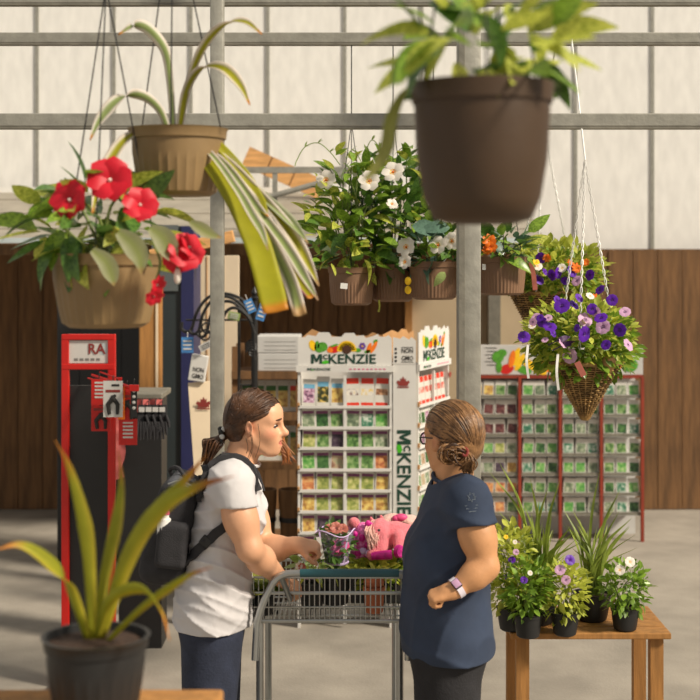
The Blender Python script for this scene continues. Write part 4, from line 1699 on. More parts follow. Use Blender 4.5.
rng = random.Random(21)
ZB6 = 3.0
POTS = [
    (351.5, 305, 6.0, 0.100, 'mandevilla in brown ribbed pot with a small white sticker', [(0, .36, (.185, .13, .25), 250, ['leaf', 'leaf_dark', 'leaf', 'leaf_lime'])]),
    (392.5, 301.5, 6.08, 0.098, 'middle mandevilla with dense dark leaves and white flowers on top', [(0, .38, (.165, .13, .26), 260, ['leaf_dark', 'leaf_dark', 'leaf'])]),
    (434, 299.5, 5.95, 0.108, 'low mandevilla spilling white blooms over its pot, beside thick post', [(0, .20, (.15, .12, .10), 90, ['leaf_blue', 'leaf_dark', 'leaf'])]),
    (502, 295, 5.9, 0.104, 'short leafy plant in ribbed pot, right of the thick post', [(0, .2, (.13, .12, .07), 85, ['leaf_dark', 'leaf', 'leaf_blue'])]),
]
POT_T = []
for px, py, Y, rt, lab, fol in POTS:
    c = P(px, py, Y)
    t = thing('hanging_pot_plant', lab, 'potted plant', c, group='hanging pots on the high beam')
    POT_T.append(t)
    h = 0.162
    pot(t, c, rt, rt * .84, h, 'pot_brown')
    hanger(t, c, rt, h, ZB6 - .02, y=6.0)
    for dx, dz, rad, n, mats in fol:
        cen = c + Vector((dx, 0, dz))
        stems(t, c + Vector((0, 0, h * .9)), [cen + Vector((rng.uniform(-.7, .7) * rad[0], rng.uniform(-.7, .7) * rad[1], rng.uniform(-.2, .95) * rad[2])) for k in range(12)])
        leafy(t, rng, cen, rad, n, 0.1, mats, shell=.3, droop=-.1)


def white_flower(t, px, py, Y, d, s):
    place('flower', FL_WHITE, t, P(px, py, Y), aimz(Vector(d) + Vector((random.uniform(-.5, .5), 0, random.uniform(-.3, .5))), random.uniform(0, 1)), s * .84)


t1, t2, t3, t4 = POT_T
# extra crown leaves that give the plants their outline
for px, py in ((338, 155), (345, 170), (330, 172), (318, 195), (322, 182), (352, 160), (360, 168), (312, 215), (316, 232), (325, 240), (345, 150), (335, 250), (322, 258), (330, 262)):
    for k in range(2):
        place('leaf', rng.choice(LM[rng.choice(['leaf', 'leaf_lime'])]), t1, P(px + rng.uniform(-4, 4), py + rng.uniform(-4, 4), 5.95 + rng.uniform(-.08, .05)), aim((rng.uniform(-1, .6), -.4, rng.uniform(-.4, 1)), None, rng.uniform(-.6, .6)), 0.075)
for px, py in ((400, 152), (408, 150), (404, 160), (412, 158), (398, 196), (420, 190), (425, 205), (380, 165), (372, 158), (418, 176), (424, 222), (380, 185)):
    for k in range(2):
        place('leaf', rng.choice(LM[rng.choice(['leaf', 'leaf_dark', 'leaf_lime'])]), t2, P(px + rng.uniform(-4, 4), py + rng.uniform(-4, 4), 5.98 + rng.uniform(-.08, .05)), aim((rng.uniform(-.6, 1), -.4, rng.uniform(-.4, 1)), None, rng.uniform(-.6, .6)), 0.08)
for px, py, Y, d, s, tt in ((369, 181, 5.84, (-.2, -1, .3), .052, t2), (393, 172, 5.86, (.1, -1, .2), .056, t2), (326, 180, 5.9, (-.5, -1, .3), .05, t1), (356, 172, 5.95, (-.2, -1, .4), .036, t1), (392, 204, 5.86, (0, -1, .3), .03, t2), (438, 245, 5.8, (-.2, -1, .1), .046, t3), (452, 241, 5.8, (.1, -1, .2), .044, t3), (406, 247, 5.85, (-.3, -1, .1), .05, t2), (405, 262, 5.84, (-.5, -1, -.2), .036, t2), (424, 228, 5.9, (0, -1, .3), .03, t3)):
    white_flower(tt, px, py, Y, d, s)
place('leaf', LM['leaf_blue'][1], t3, P(412, 226, 5.83), aim((1, -.3, -.12), (0, -1, .6)), 0.15)
place('leaf', LM['leaf_blue'][1], t3, P(450, 228, 5.82), aim((-1, -.3, .1), (0, -1, .6)), 0.13)
place('leaf', LM['leaf_pale'][1], t3, P(445, 272, 5.80), aim((-.5, -.2, -.6), (0, -1, .2)), 0.075)
# tendrils
for tt, pts in ((t1, [(340, 165), (330, 152), (318, 143), (305, 147), (297, 160), (295, 166)]), (t2, [(388, 160), (380, 148), (372, 140), (366, 150)]), (t2, [(365, 170), (358, 156), (352, 150), (346, 158)]), (t3, [(437, 235), (445, 255), (460, 262), (470, 255)])):
    m = MB()
    m.tube(crom([P(a, b, 5.92) for a, b in pts], 6), 0.0022, 5)
    m.build('tendril', M['leaf_pale'], tt, True)
    for a, b in pts[1:4]:
        for k in range(2):
            place('leaf', LM['leaf_pale'][2], tt, P(a, b, 5.92), aim((rng.uniform(-1, 1), -.3, rng.uniform(0, 1))), 0.028)
m = MB()
m.box(P(344, 286, 5.895), (0.03, 0.003, 0.024), Matrix.Rotation(.1, 3, 'Y'))
m.build('sticker', M['white_plastic'], t1)
for k in range(2):
    m = MB()
    c = P(408, 281 + 9 * k, 5.88)
    m.ball(c, (.014, .004, .018), 8, 6)
    m.build('plant_tag', M['yellow'], t2)
m = MB()
m.tube(crom([P(379, 300, 6.02), P(379.5, 307, 6.02), P(378.5, 312, 6.02)], 4), 0.004, 5)
m.build('trailing_shoot', M['leaf_lime'], t1)
m = MB()
m.box(P(484, 267, 5.79), (0.014, 0.003, 0.024))
m.build('sticker', M['white_plastic'], t4)
FL_OR = flower_mesh('flower', 1, ('petal_orange', 'petal_orange', 'yellow'), 7, .5, .6, .1, .9)
for px, py, s in ((489, 241, .03), (491, 247, .026), (487, 250, .022)):
    place('flower', FL_OR, t4, P(px, py, 5.78), aimz((0, -1, .3), px), s)
place('leaf', LM['leaf'][0], t4, P(528, 232, 5.9), aim((.7, -.2, .6), (0, -1, .2)), 0.12)
place('leaf', LM['leaf_lime'][0], t4, P(525, 244, 5.85), aim((.9, -.2, .35), (0, -1, .3)), 0.11)


# ------------------------------------------------------------------ wicker cone baskets with petunias
def wicker(t, rim, apex, rr):
    """woven cone: stakes and wavy rings"""
    rim, apex = Vector(rim), Vector(apex)
    n = 22
    m = MB()
    for k in range(n):
        a = 2 * PI * k / n
        m.tube([rim + Vector((rr * math.cos(a), rr * math.sin(a), 0)), apex + Vector((.012 * math.cos(a), .012 * math.sin(a), 0))], 0.003, 5)
    m.build('stakes', M['wicker'], t)
    H = rim.z - apex.z
    nr = 26
    for i in range(nr):
        f = i / (nr - 1)
        z = rim.z - H * f * .97
        R0 = rr * (1 - f) + 0.013 * f
        m = MB()
        seg = n * 2
        pts = []
        for k in range(seg + 1):
            a = PI * k / n
            w = 0.006 * (1 if (k % 2 == 0) else 0) * (1 if ((k // 2 + i) % 2 == 0) else -1)
            pts.append((rim.x + (R0 + w) * math.cos(a), rim.y + (R0 + w) * math.sin(a), z))
        m.tube(pts, H / nr * .36 if i else 0.008, 5, cap=False)
        m.build('woven_ring', M['wicker'], t, True)
    m = MB()
    m.lathe([(rr * .97, 0), (rr * .5, -H * .5), (.01, -H * .97)], 20, rim)
    m.build('liner', M['soil'], t, True)


FLP = flower_mesh('flower', 1, ('petal_purple', 'petal_dark', 'petal_dark'), 5, .3, 1.05, .1, .2)
FLL = flower_mesh('flower', 1, ('petal_lilac', 'petal_dark', 'petal_dark'), 5, .3, 1.05, .1, .2)
FLY = flower_mesh('flower', 1, ('yellow', 'orange', 'orange'), 5, .3, .9, .1, .2)
FLW = flower_mesh('flower', 1, ('petal_white', 'yellow', 'yellow'), 5, .3, 1.0, .1, .2)


def foliage_stuff(t, rng, cen, rad, n, size, mat):
    """the mass of tiny leaves as one part"""
    m = MB()
    cen = Vector(cen)
    for i in range(n):
        while True:
            q = Vector((rng.uniform(-1, 1), rng.uniform(-1, 1), rng.uniform(-.9, 1)))
            if .35 < q.length < 1:
                break
        p = cen + Vector((q.x * rad[0], q.y * rad[1], q.z * rad[2]))
        d = Vector((q.x + rng.uniform(-.7, .7), q.y + rng.uniform(-.7, .7), q.z + rng.uniform(-.6, .6)))
        rt = aim(d, None, rng.uniform(-1, 1))
        s = size * rng.uniform(.6, 1.3)
        v = [Vector((0, 0, 0)), Vector((.35, .24, .03)), Vector((.7, .2, .0)), Vector((1, 0, -.08)), Vector((.7, -.2, 0)), Vector((.35, -.24, .03)), Vector((.5, 0, -.04))]
        m.add([p + rt @ (w * s) for w in v], [(0, 6, 1), (1, 6, 2), (2, 6, 3), (3, 6, 4), (4, 6, 5), (5, 6, 0)])
    return m.build('foliage', M[mat], t, True, 0, kind='stuff')


def petunia(lab, rimc, rr, H, mound, fl, ztop, Y):
    t = thing('wicker_basket_plant', lab, 'hanging basket', Vector(rimc) - Vector((0, 0, H)), group='wicker hanging baskets')
    wicker(t, rimc, Vector(rimc) - Vector((0, 0, H)), rr)
    for cen, rad, n, s, mat in mound:
        foliage_stuff(t, rng, cen, rad, n, s, mat)
    for px, py, dy, me, s, d in fl:
        place('flower', me, t, P(px, py, Y + dy), aimz(d, px * .7), s * .8)
    # twisted white chains
    top = Vector((rimc[0], 5.62, ztop))
    for k in range(3):
        a = .2 + k * 2 * PI / 3
        A = Vector(rimc) + Vector((rr * math.cos(a), rr * math.sin(a), 0))
        B = Vector((rimc[0], rimc[1], rimc[2] + .75))
        m = MB()
        for ph in (0, PI):
            pts = []
            for i in range(61):
                f = i / 60
                q = A.lerp(B, f)
                pts.append(q + Vector((.004 * math.cos(f * 70 + ph), .004 * math.sin(f * 70 + ph), 0)))
            m.tube(pts, 0.0019, 4)
        if k == 0:
            m.tube([B, top], 0.004, 5)
        m.build('chain', M['white_plastic'], t)
    return t


Y5 = 5.2
rc = P(585, 362, Y5)
s5 = Y5 / FPX
flf = []
spec = [(524, 337, 'P', .028), (550, 327, 'P', .03), (542, 322, 'P', .024), (562, 306, 'P', .036), (574, 305, 'P', .026), (584, 334, 'P', .036), (592, 309, 'P', .026), (601, 318, 'P', .03), (579, 298, 'P', .022), (553, 333, 'P', .02), (540, 318, 'P', .018), (570, 356, 'L', .034), (563, 343, 'L', .026), (585, 320, 'L', .034), (603, 327, 'L', .034), (536, 317, 'L', .022), (533, 322, 'L', .018), (548, 318, 'L', .02), (596, 312, 'L', .026), (606, 345, 'P', .024), (620, 330, 'P', .03), (628, 345, 'L', .03), (577, 328, 'P', .018), (557, 300, 'P', .02), (612, 300, 'P', .026), (625, 312, 'L', .026), (545, 340, 'L', .016), (590, 296, 'W', .02), (532, 326, 'W', .018)]
for px, py, k, s in spec:
    me = {'P': FLP, 'L': FLL, 'W': FLW}[k]
    flf.append((px, py, -.15 - .05 * rng.random(), me, s, (rng.uniform(-1.5, 1.1), -1, rng.uniform(-.4, 1.3))))
pa = petunia('wicker cone basket of purple and lilac petunias, lower and nearer one', rc, 0.134, 0.215,
             [(rc + Vector((-.03, 0, .09)), (.21, .17, .14), 1100, .038, 'leaf_lime'), (rc + Vector((-.0, .0, .06)), (.19, .16, .13), 700, .05, 'leaf')], flf, 3.08, Y5)
for px, py, L in ((528, 345, .12), (558, 354, .13)):
    m = MB()
    a = P(px, py, Y5 - .18)
    m.ribbon(crom([a, a + Vector((-.006, -.01, -L * .5)), a + Vector((.002, 0, -L))], 4), .009, (1, 0, 0), thick=.001, nacross=2)
    m.build('ribbon_tie', M['white_plastic'], pa)
m = MB()
a = P(577, 362, Y5 - .19)
m.ribbon([a, a + Vector((.025, 0, -.05))], .022, (1, 0, .5), thick=.002, nacross=2)
m.build('fallen_petal', M['petal_salmon'], pa)
for k, (px, py) in enumerate(((571, 352), (560, 347))):
    pass
m = MB()
c = P(609, 363, Y5 - .125)
m.ball(c, (.026, .02, .03), 10, 8)
m.build('ripe_fruit', M['card_brown'], pa, True)
for px, py in ((548, 345), (553, 350)):
    m = MB()
    a = P(px, py, Y5 - .17)
    m.ribbon(crom([a, a + Vector((.04, -.02, .02)), a + Vector((.08, 0, .03))], 4), [.004] * 4 + [.02] * 3 + [.012, .003], (0, .3, 1), nacross=2)
    m.build('dark_leaf', M['petal_dark'], pa)

Y6 = 6.2
rc = P(543, 292, Y6)
spec = [(541, 258, 'P', .03), (552, 275, 'P', .03), (558, 273, 'P', .03), (572, 271, 'P', .034), (565, 281, 'P', .024), (539, 280, 'P', .03), (545, 272, 'P', .02), (577, 281, 'L', .03), (537, 266, 'W', .03), (536, 262, 'Y', .02), (562, 268, 'W', .024), (590, 275, 'P', .03), (600, 290, 'P', .03), (586, 262, 'O', .022), (547, 258, 'O', .024), (576, 268, 'O', .03), (570, 263, 'O', .024), (595, 298, 'O', .026)]
flb = []
for px, py, k, s in spec:
    me = {'P': FLP, 'L': FLL, 'W': FLW, 'Y': FLY, 'O': FL_OR}[k]
    flb.append((px, py, -.19 - .05 * rng.random(), me, s, (rng.uniform(-1.5, 1.1), -1, rng.uniform(-.4, 1.3))))
pb = petunia('dark wicker basket with purple and orange flowers behind the nearer one', rc, 0.15, 0.26,
             [(rc + Vector((.06, 0, .09)), (.22, .19, .13), 800, .05, 'leaf_lime'), (rc + Vector((.06, 0, .06)), (.21, .18, .12), 700, .04, 'leaf')], flb, 3.08, Y6)
m = MB()
a = P(531, 262, Y6 - .22)
m.ribbon([a, a + Vector((.012, 0, -.06)), a + Vector((.018, 0, -.12))], .02, (1, 0, 0), thick=.001, nacross=2)
m.build('plant_tag', M['petal_salmon'], pb)

# ------------------------------------------------------------------ left foreground pot with red flowers
c = P(106, 327, 3.25)
t = thing('hanging_pot_plant', 'large tan ribbed hanging pot with red flowers, far left', 'potted plant', c)
hp = 0.17
pot(t, c, .128, .098, hp, 'pot_tan', 34)
hanger(t, c, .128, hp, 2.93, y=3.25)
cen = c + Vector((-.02, 0, .24))
stems(t, c + Vector((0, 0, .15)), [cen + Vector((rng.uniform(-.12, .12), rng.uniform(-.1, .1), rng.uniform(-.05, .1))) for k in range(9)], .004)
leafy(t, rng, cen, (.15, .13, .10), 90, .11, ['leaf', 'leaf_dark', 'leaf_lime'])
FL_RED = flower_mesh('flower', 1, ('petal_red', 'petal_red', 'petal_white'), 6, .7, .9, .1, .6)
for px, py, s, d in ((185, 252, .042, (.5, -1, .3)), (178, 258, .034, (.2, -1, -.5)), (189, 247, .03, (.8, -.5, .3)), (157, 285, .024, (.9, -.5, -.3)), (154, 296, .022, (.6, -.8, -.7)), (110, 180, .05, (0, -1, .3)), (70, 200, .045, (-.4, -1, .2)), (140, 205, .04, (.3, -1, .4))):
    place('flower', FL_RED, t, P(px, py, 3.1), aimz(d, px), s)
m = MB()
m.tube(crom([P(150, 232, 3.14), P(168, 238, 3.12), P(180, 246, 3.11), P(178, 262, 3.1), P(177.5, 272, 3.1)], 5), .003, 5)
m.tube(crom([P(152, 240, 3.14), P(160, 262, 3.1), P(155, 284, 3.1)], 5), .003, 5)
m.build('flower_stalks', M['stem'], t, True)
m = MB()
m.ball(P(177.5, 276, 3.1), (.008, .008, .018), 8, 8)
m.build('bud', M['petal_white'], t, True)
for pts, w in (([(150, 228), (163, 238), (170, 252), (175, 264)], .05), ([(118, 232), (132, 244), (140, 258), (141, 274)], .05), ([(92, 250), (106, 262), (112, 276), (114, 286)], .04), ([(190, 222), (200, 228), (210, 234), (222, 238)], .03)):
    m = MB()
    q = crom([P(a, b, 3.08) for a, b in pts], 4)
    k = len(q)
    m.ribbon(q, [w * max(.06, math.sin(PI * (.12 + .88 * i / (k - 1)))) for i in range(k)], (.8, .2, .5), cup=.12, nacross=4,
             col=lambda u, v: (0.30 + .1 * abs(v), 0.34 + .06 * abs(v), 0.10 + .12 * abs(v)) if u < .9 else (.45, .33, .12))
    m.build('leaf', M['strap_leaf'], t, True, 0)

# ------------------------------------------------------------------ strap-leaved plant draping from the upper left
c = P(178, 196, 3.35)
t = thing('hanging_pot_plant', 'strap-leaved plant in a hanging pot, long yellow green blades drooping', 'potted plant', c)
pot(t, c, .115, .09, .16, 'pot_tan', 30)
hanger(t, c, .115, .16, 2.93, y=3.25)


def strapcol(base, edge, tip):
    base, edge, tip = Vector(base), Vector(edge), Vector(tip)

    def f(u, v):
        k = max(0, min(1, (abs(v) - .35) / .4))
        q = base.lerp(edge, k)
        if u > .93:
            q = q.lerp(tip, min(1, (u - .93) / .04))
        return tuple(q)
    return f


YG_ = (0.46, 0.44, 0.015)
GR_ = (0.34, 0.42, 0.14)
CR_ = (0.92, 0.82, 0.74)
PUR = (0.42, 0.10, 0.26)
ORG = (0.75, 0.30, 0.02)
BLADES = [
    # (points, width profile end, depth, base, edge, tip, cup, blunt)
    ([(176, 150), (205, 158), (236, 200), (256, 240), (268, 280), (276, 312)], 26, 3.2, YG_, YG_, ORG, .05, True),
    ([(180, 150), (215, 165), (250, 212), (274, 250), (290, 282), (300, 316)], 14, 3.26, GR_, CR_, (.7, .45, .2), .3, True),
    ([(182, 146), (220, 160), (262, 215), (288, 250), (306, 280), (318, 300)], 11, 3.22, GR_, CR_, (.75, .5, .3), .35, False),
    ([(182, 144), (222, 158), (268, 205), (292, 236), (308, 264), (319, 286)], 13, 3.30, YG_, CR_, (.7, .45, .2), .35, False),
    ([(180, 140), (218, 150), (256, 190), (280, 212), (296, 228), (308, 243)], 11, 3.34, GR_, (.5, .52, .35), (.7, .45, .2), .3, False),
    ([(178, 142), (210, 140), (240, 170), (255, 195), (262, 208), (268, 216)], 14, 3.36, YG_, YG_, ORG, .1, False),
    ([(182, 146), (222, 166), (262, 224), (286, 262), (302, 286), (312, 298)], 10, 3.36, YG_, PUR, ORG, .3, True),
    ([(176, 146), (206, 150), (236, 188), (252, 215), (262, 232), (268, 250)], 9, 3.18, GR_, CR_, (.6, .4, .2), .3, False),
    ([(170, 146), (150, 130), (125, 140), (108, 165), (98, 190), (92, 215)], 14, 3.3, YG_, CR_, ORG, .2, False),
    ([(172, 144), (160, 110), (140, 95), (118, 100), (100, 120), (90, 140)], 13, 3.34, GR_, CR_, ORG, .2, False),
    ([(178, 142), (185, 95), (200, 70), (222, 68), (240, 85), (250, 105)], 13, 3.38, YG_, CR_, ORG, .2, False),
    ([(174, 140), (170, 80), (165, 50), (150, 30), (135, 25), (118, 35)], 12, 3.4, GR_, CR_, ORG, .2, False),
    ([(178, 140), (190, 80), (205, 45), (225, 25), (245, 22), (262, 34)], 12, 3.36, YG_, CR_, ORG, .2, False),
]
for pts, w, Y, b, e, tp, cup, blunt in BLADES:
    q = []
    for i, (x, y) in enumerate(pts):
        f = i / (len(pts) - 1)
        q.append(P(x, y, 3.35 * (1 - f) + (Y - .12) * f))
    q = crom(q, 6)
    k = len(q)
    W = w * 3.25 / FPX
    wid = []
    for i in range(k):
        u = i / (k - 1)
        ww = .45 + .55 * min(1, u / .55)
        if not blunt:
            ww *= max(.05, min(1, (1 - u) / .28)) ** .8
        elif u > .95:
            ww *= .94
        wid.append(W * ww)
    m = MB()
    m.ribbon(q, wid, (.92, .25, .35), cup=cup, nacross=6, thick=.0015, col=strapcol(b, e, tp))
    m.build('blade', M['strap_leaf'], t, True, 0)

# ------------------------------------------------------------------ yellowing cordyline low on the left, on a stand
YQ = 2.45
c = P(96, 715, YQ)
t = thing('plant_stand', 'low wooden plant stand at the bottom left', 'stand', (c.x, YQ, 0))
mb = MB()
mb.bbox((c.x, YQ, c.z - .015), (.42, .3, .03), .006)
mb.build('top', M['wood_post'], t)
for sx in (-.18, .18):
    for sy in (-.12, .12):
        mb = MB()
        mb.box((c.x + sx, YQ + sy, (c.z - .03) / 2), (.04, .04, c.z - .03))
        mb.build('leg', M['wood_post'], t)
t = thing('potted_cordyline', 'yellowing spiky potted plant with orange leaf tips, bottom left', 'potted plant', c)
pot(t, c, .09, .07, .14, 'pot_black', 24)
z = c + Vector((0, 0, .13))
for pts, w, Y, tipc in (
        ([(100, 640), (130, 560), (156, 512), (185, 480), (207, 454)], 17, 2.4, ORG),
        ([(100, 640), (126, 560), (158, 512), (195, 488), (234, 476)], 19, 2.25, (.5, .16, .02)),
        ([(104, 645), (140, 610), (170, 588), (192, 574), (212, 567)], 9, 2.3, (.6, .2, .02)),
        ([(92, 640), (90, 570), (84, 520), (70, 470), (55, 440)], 16, 2.4, ORG),
        ([(88, 640), (70, 590), (45, 560), (20, 545), (-5, 550)], 16, 2.35, ORG),
        ([(96, 640), (105, 580), (118, 520), (122, 480), (118, 450)], 15, 2.55, ORG),
        ([(96, 640), (110, 600), (140, 590), (160, 610), (170, 640)], 14, 2.3, ORG)):
    q = []
    for i, (x, y) in enumerate(pts):
        f = i / (len(pts) - 1)
        q.append(P(x, y, YQ * (1 - f) + Y * f))
    q = crom(q, 6)
    k = len(q)
    W = w * 2.4 / FPX
    wid = [W * (.5 + .5 * min(1, i / (k - 1) / .45)) * max(.04, min(1, (1 - i / (k - 1)) / .55)) for i in range(k)]
    m = MB()
    tc_ = Vector(tipc)

    def cf(u, v, tc_=tc_):
        b = Vector((.50, .50, .03)).lerp(Vector((.72, .60, .05)), max(0, v))
        return tuple(b.lerp(tc_, max(0, min(1, (u - .68) / .18))))
    m.ribbon(q, wid, (.5, .2, -.8), cup=.2, nacross=4, thick=.0012, col=cf)
    m.build('blade', M['strap_leaf'], t, True, 0)

# ------------------------------------------------------------------ dark pot close to the lens, top right of centre
YD = 2.15
c = P(482, 224, YD)
t = thing('hanging_pot_plant', 'dark brown hanging pot close up, top right of centre', 'potted plant', c)
m = MB()
m.lathe([(.05, 0), (.076, .008), (.09, .04), (.1, .1), (.104, .17), (.104, .185), (.108, .185), (.11, .215), (.1, .215), (.098, .18)], 48, c, caps=(True, True))
m.build('body', M['pot_dark'], t, True, 50)
hanger(t, c, .108, .21, 2.93, y=2.15)
cen = c + Vector((0, 0, .27))
leafy(t, rng, cen, (.13, .11, .07), 60, .1, ['leaf', 'leaf_lime', 'leaf_dark'])
q = crom([P(418, 80, 2.2), P(402, 96, 2.16), P(391, 120, 2.14), P(387, 145, 2.13), P(378, 165, 2.12), P(364, 181, 2.12)], 6)
k = len(q)
m = MB()
m.ribbon(q, [.004 + .018 * max(0, math.sin(PI * (i / (k - 1)) ** 1.2)) for i in range(k)], (1, .2, .2), cup=.15, nacross=4, thick=.001, col=lambda u, v: (.52, .52, .14))
m.build('hanging_leaf', M['strap_leaf'], t, True, 0)

# ------------------------------------------------------------------ bench of grasses and small flowers, lower right
YF = 5.6
t = thing('plant_bench', 'wooden bench carrying grasses at lower right', 'bench', P(560, 0, YF).xy.to_3d())
zb = P(0, 620, YF).z
xa, xb = P(505, 0, YF).x, P(660, 0, YF).x
for k in range(4):
    mb = MB()
    mb.bbox(((xa + xb) / 2, YF - .15 + k * .11, zb - .012), (xb - xa, .1, .024), .004)
    mb.build('slat', M['wood_post'], t)
for x in (xa + .05, xb - .05):
    for y in (YF - .15, YF + .17):
        mb = MB()
        mb.box((x, y, (zb - .024) / 2), (.05, .05, zb - .024))
        mb.build('leg', M['wood_post'], t)


def grass_pot(px, Y, lab, tips, rt=.07, n=30, lean=.15):
    c = P(px, 0, Y)
    c.z = zb
    t = thing('grass_plant', lab, 'potted plant', c, group='grass plants on the bench')
    pot(t, c, rt, rt * .75, .11, 'pot_black', 18)
    b = c + Vector((0, 0, .1))
    lst = list(tips)
    for k in range(n):
        a = rng.uniform(0, 2 * PI)
        hgt = rng.uniform(.15, .34)
        lst.append(b + Vector((math.cos(a) * lean * rng.uniform(.3, 1.3), math.sin(a) * lean * .8, hgt)))
    for e in lst:
        st = b + Vector((rng.uniform(-.03, .03), rng.uniform(-.03, .03), 0))
        d = e - st
        mid = st + Vector((d.x * .35, d.y * .35, d.z * .62))
        q = crom([st, mid, e], 5)
        kk = len(q)
        m = MB()
        m.ribbon(q, [.014 * max(.06, math.sin(PI * (.15 + .85 * i / (kk - 1)))) for i in range(kk)], (rng.uniform(.4, 1), rng.uniform(-.8, .8), .1), cup=.15, nacross=2)
        m.build('blade', M['grass'], t, True, 0)
    return t


g1 = grass_pot(538, 5.55, 'tall green grass clump in black pot, beside the navy shirt', [P(497, 458, 5.45), P(488, 470, 5.5), P(548, 488, 5.5), P(539, 500, 5.5), P(524, 505, 5.5), P(514, 486, 5.45), P(552, 512, 5.45), P(560, 480, 5.5), P(530, 478, 5.5)], .075, 60)
g2 = grass_pot(592, 5.6, 'second grass clump in black pot, at the bench end', [P(600, 470, 5.6), P(620, 490, 5.6)], .075, 30)


def small_flowers(px, Y, lab, h, mats, fl, n=300):
    c = P(px, 0, Y)
    c.z = zb
    t = thing('flower_plant', lab, 'potted plant', c, group='flower pots on the bench')
    pot(t, c, .055, .042, .09, 'pot_black', 16)
    foliage_stuff(t, rng, c + Vector((0, 0, .09 + h / 2)), (.09, .08, h / 2 + .03), n, .04, mats)
    stems(t, c + Vector((0, 0, .08)), [c + Vector((rng.uniform(-.08, .08), rng.uniform(-.06, .06), .09 + h * rng.uniform(.6, 1.1))) for k in range(10)], .002)
    for x, y, me, s in fl:
        place('flower', me, t, P(x, y, Y - .08), aimz((rng.uniform(-.3, .3), -1, .5), x), s)
    return t


small_flowers(511, 5.45, 'purple flowered bedding plant right behind the woman\'s elbow', .3, 'leaf_lime', [(512, 560, FLP, .014), (516, 552, FLL, .012), (507, 577, FLP, .012), (515, 542, FLW, .009), (506, 537, FLY, .009)], 520)
small_flowers(528, 5.35, 'lime bedding plant in front of the tall grass', .18, 'leaf', [(524, 580, FLP, .014), (530, 573, FLW, .01)], 340)
small_flowers(565, 5.38, 'bedding plant with lilac blooms at the bench middle', .15, 'leaf_lime', [(560, 570, FLL, .02), (570, 560, FLP, .02), (566, 580, FLL, .018)], 260)
small_flowers(625, 5.45, 'bedding plant with white blooms at the bench end', .15, 'leaf', [(620, 570, FLW, .02), (630, 562, FLW, .02)], 260)

# ================================================================== PEOPLE
def head_matrix(origin, facing, pitch, scale, roll=0.0):
    f = Vector(facing).normalized()
    y = Vector((0, 0, 1)).cross(f).normalized()
    rot = Matrix((f, y, Vector((0, 0, 1)))).transposed()
    rot = rot @ Matrix.Rotation(pitch, 3, 'Y') @ Matrix.Rotation(roll, 3, 'X')
    return Matrix.Translation(origin) @ rot.to_4x4() @ Matrix.Scale(scale, 4)


def add_head(S, Mh, mouth_open=True):
    s = Mh.to_scale().x
    R3 = Mh.to_3x3() * (1 / s)

    def E(c, r, k=.015, op='u', rot=None):
        S.ell(Mh @ Vector(c), [q * s for q in r], R3 @ rot if rot is not None else R3, k * s, op)

    def C(a, b, ra, rb, k=.015, op='u'):
        S.cap(Mh @ Vector(a), Mh @ Vector(b), ra * s, rb * s, k * s, op)
    E((-.012, 0, .03), (.098, .074, .084), .03)
    E((.03, 0, -.03), (.062, .056, .075), .03)
    E((.05, 0, .045), (.045, .058, .042), .03)
    for q in (-1, 1):
        C((-.008, .052 * q, -.045), (.052, .026 * q, -.094), .02, .016, .02)
        E((.052, .034 * q, -.026), (.032, .026, .026), .03)
        C((.078, .012 * q, .020), (.066, .044 * q, .022), .012, .012, .02)
    E((.072, 0, -.094), (.022, .026, .019), .028)
    E((.07, 0, -.06), (.028, .034, .03), .03)
    # nose
    C((.086, 0, .016), (.110, 0, -.022), .009, .0115, .012)
    E((.111, 0, -.0235), (.0145, .0145, .0125), .01)
    for q in (-1, 1):
        E((.096, .0125 * q, -.029), (.010, .008, .008), .008)
    # eye hollows
    for q in (-1, 1):
        E((.092, .031 * q, .0), (.016, .019, .013), .012, 's')
    # lips
    for q in (-1, 1):
        C((.0985, .003 * q, -.0505), (.086, .024 * q, -.0525), .0066, .0034, .006)
        C((.0965, .003 * q, -.069), (.085, .023 * q, -.0560), .0076, .0034, .006)
    if mouth_open:
        E((.1, 0, -.0592), (.024, .021, .0055), .003, 's')
    # ears
    for q in (-1, 1):
        rr = Matrix.Rotation(R(-14), 3, 'Y') @ Matrix.Rotation(R(26 * q), 3, 'Z')
        E((-.008, .080 * q, -.008), (.020, .0075, .032), .006, 'u', rr)
        E((-.003, .089 * q, -.004), (.011, .006, .019), .005, 's', rr)


def add_eyes(t, Mh, skin):
    s = Mh.to_scale().x
    for q in (-1, 1):
        m = MB()
        m.ball(Mh @ Vector((.0722, .031 * q, .0005)), .0108 * s, 14, 10)
        e = m.build('eye', M['eye_white'], t, True)
        m = MB()
        m.ball(Mh @ Vector((.0785, .0315 * q, .001)), .0060 * s, 10, 8)
        m.build('iris', M['iris'], e, True)
        m = MB()
        pts = [Mh @ Vector((.0875 - .012 * abs(k) ** 1.6, (.031 + .0165 * k) * q, .0046 - .005 * k * k)) for k in np.linspace(-1, 1, 9)]
        m.tube(pts, [.0012 * s, .0026 * s, .0034 * s, .0036 * s, .0036 * s, .0036 * s, .0034 * s, .0026 * s, .0014 * s], 6)
        m.build('eyelashes', M['ink_black'], t, True)
        m = MB()
        pts = [Mh @ Vector((.0965 - .018 * max(0, k) ** 1.5, (.030 + .021 * k) * q, .0265 + .003 * (1 - k * k) - .002 * k)) for k in np.linspace(-1, 1, 9)]
        m.tube(pts, [.0022 * s, .003 * s, .0034 * s, .0034 * s, .0032 * s, .003 * s, .0026 * s, .002 * s, .001 * s], 6)
        m.build('eyebrow', M['hair_a'], t, True)


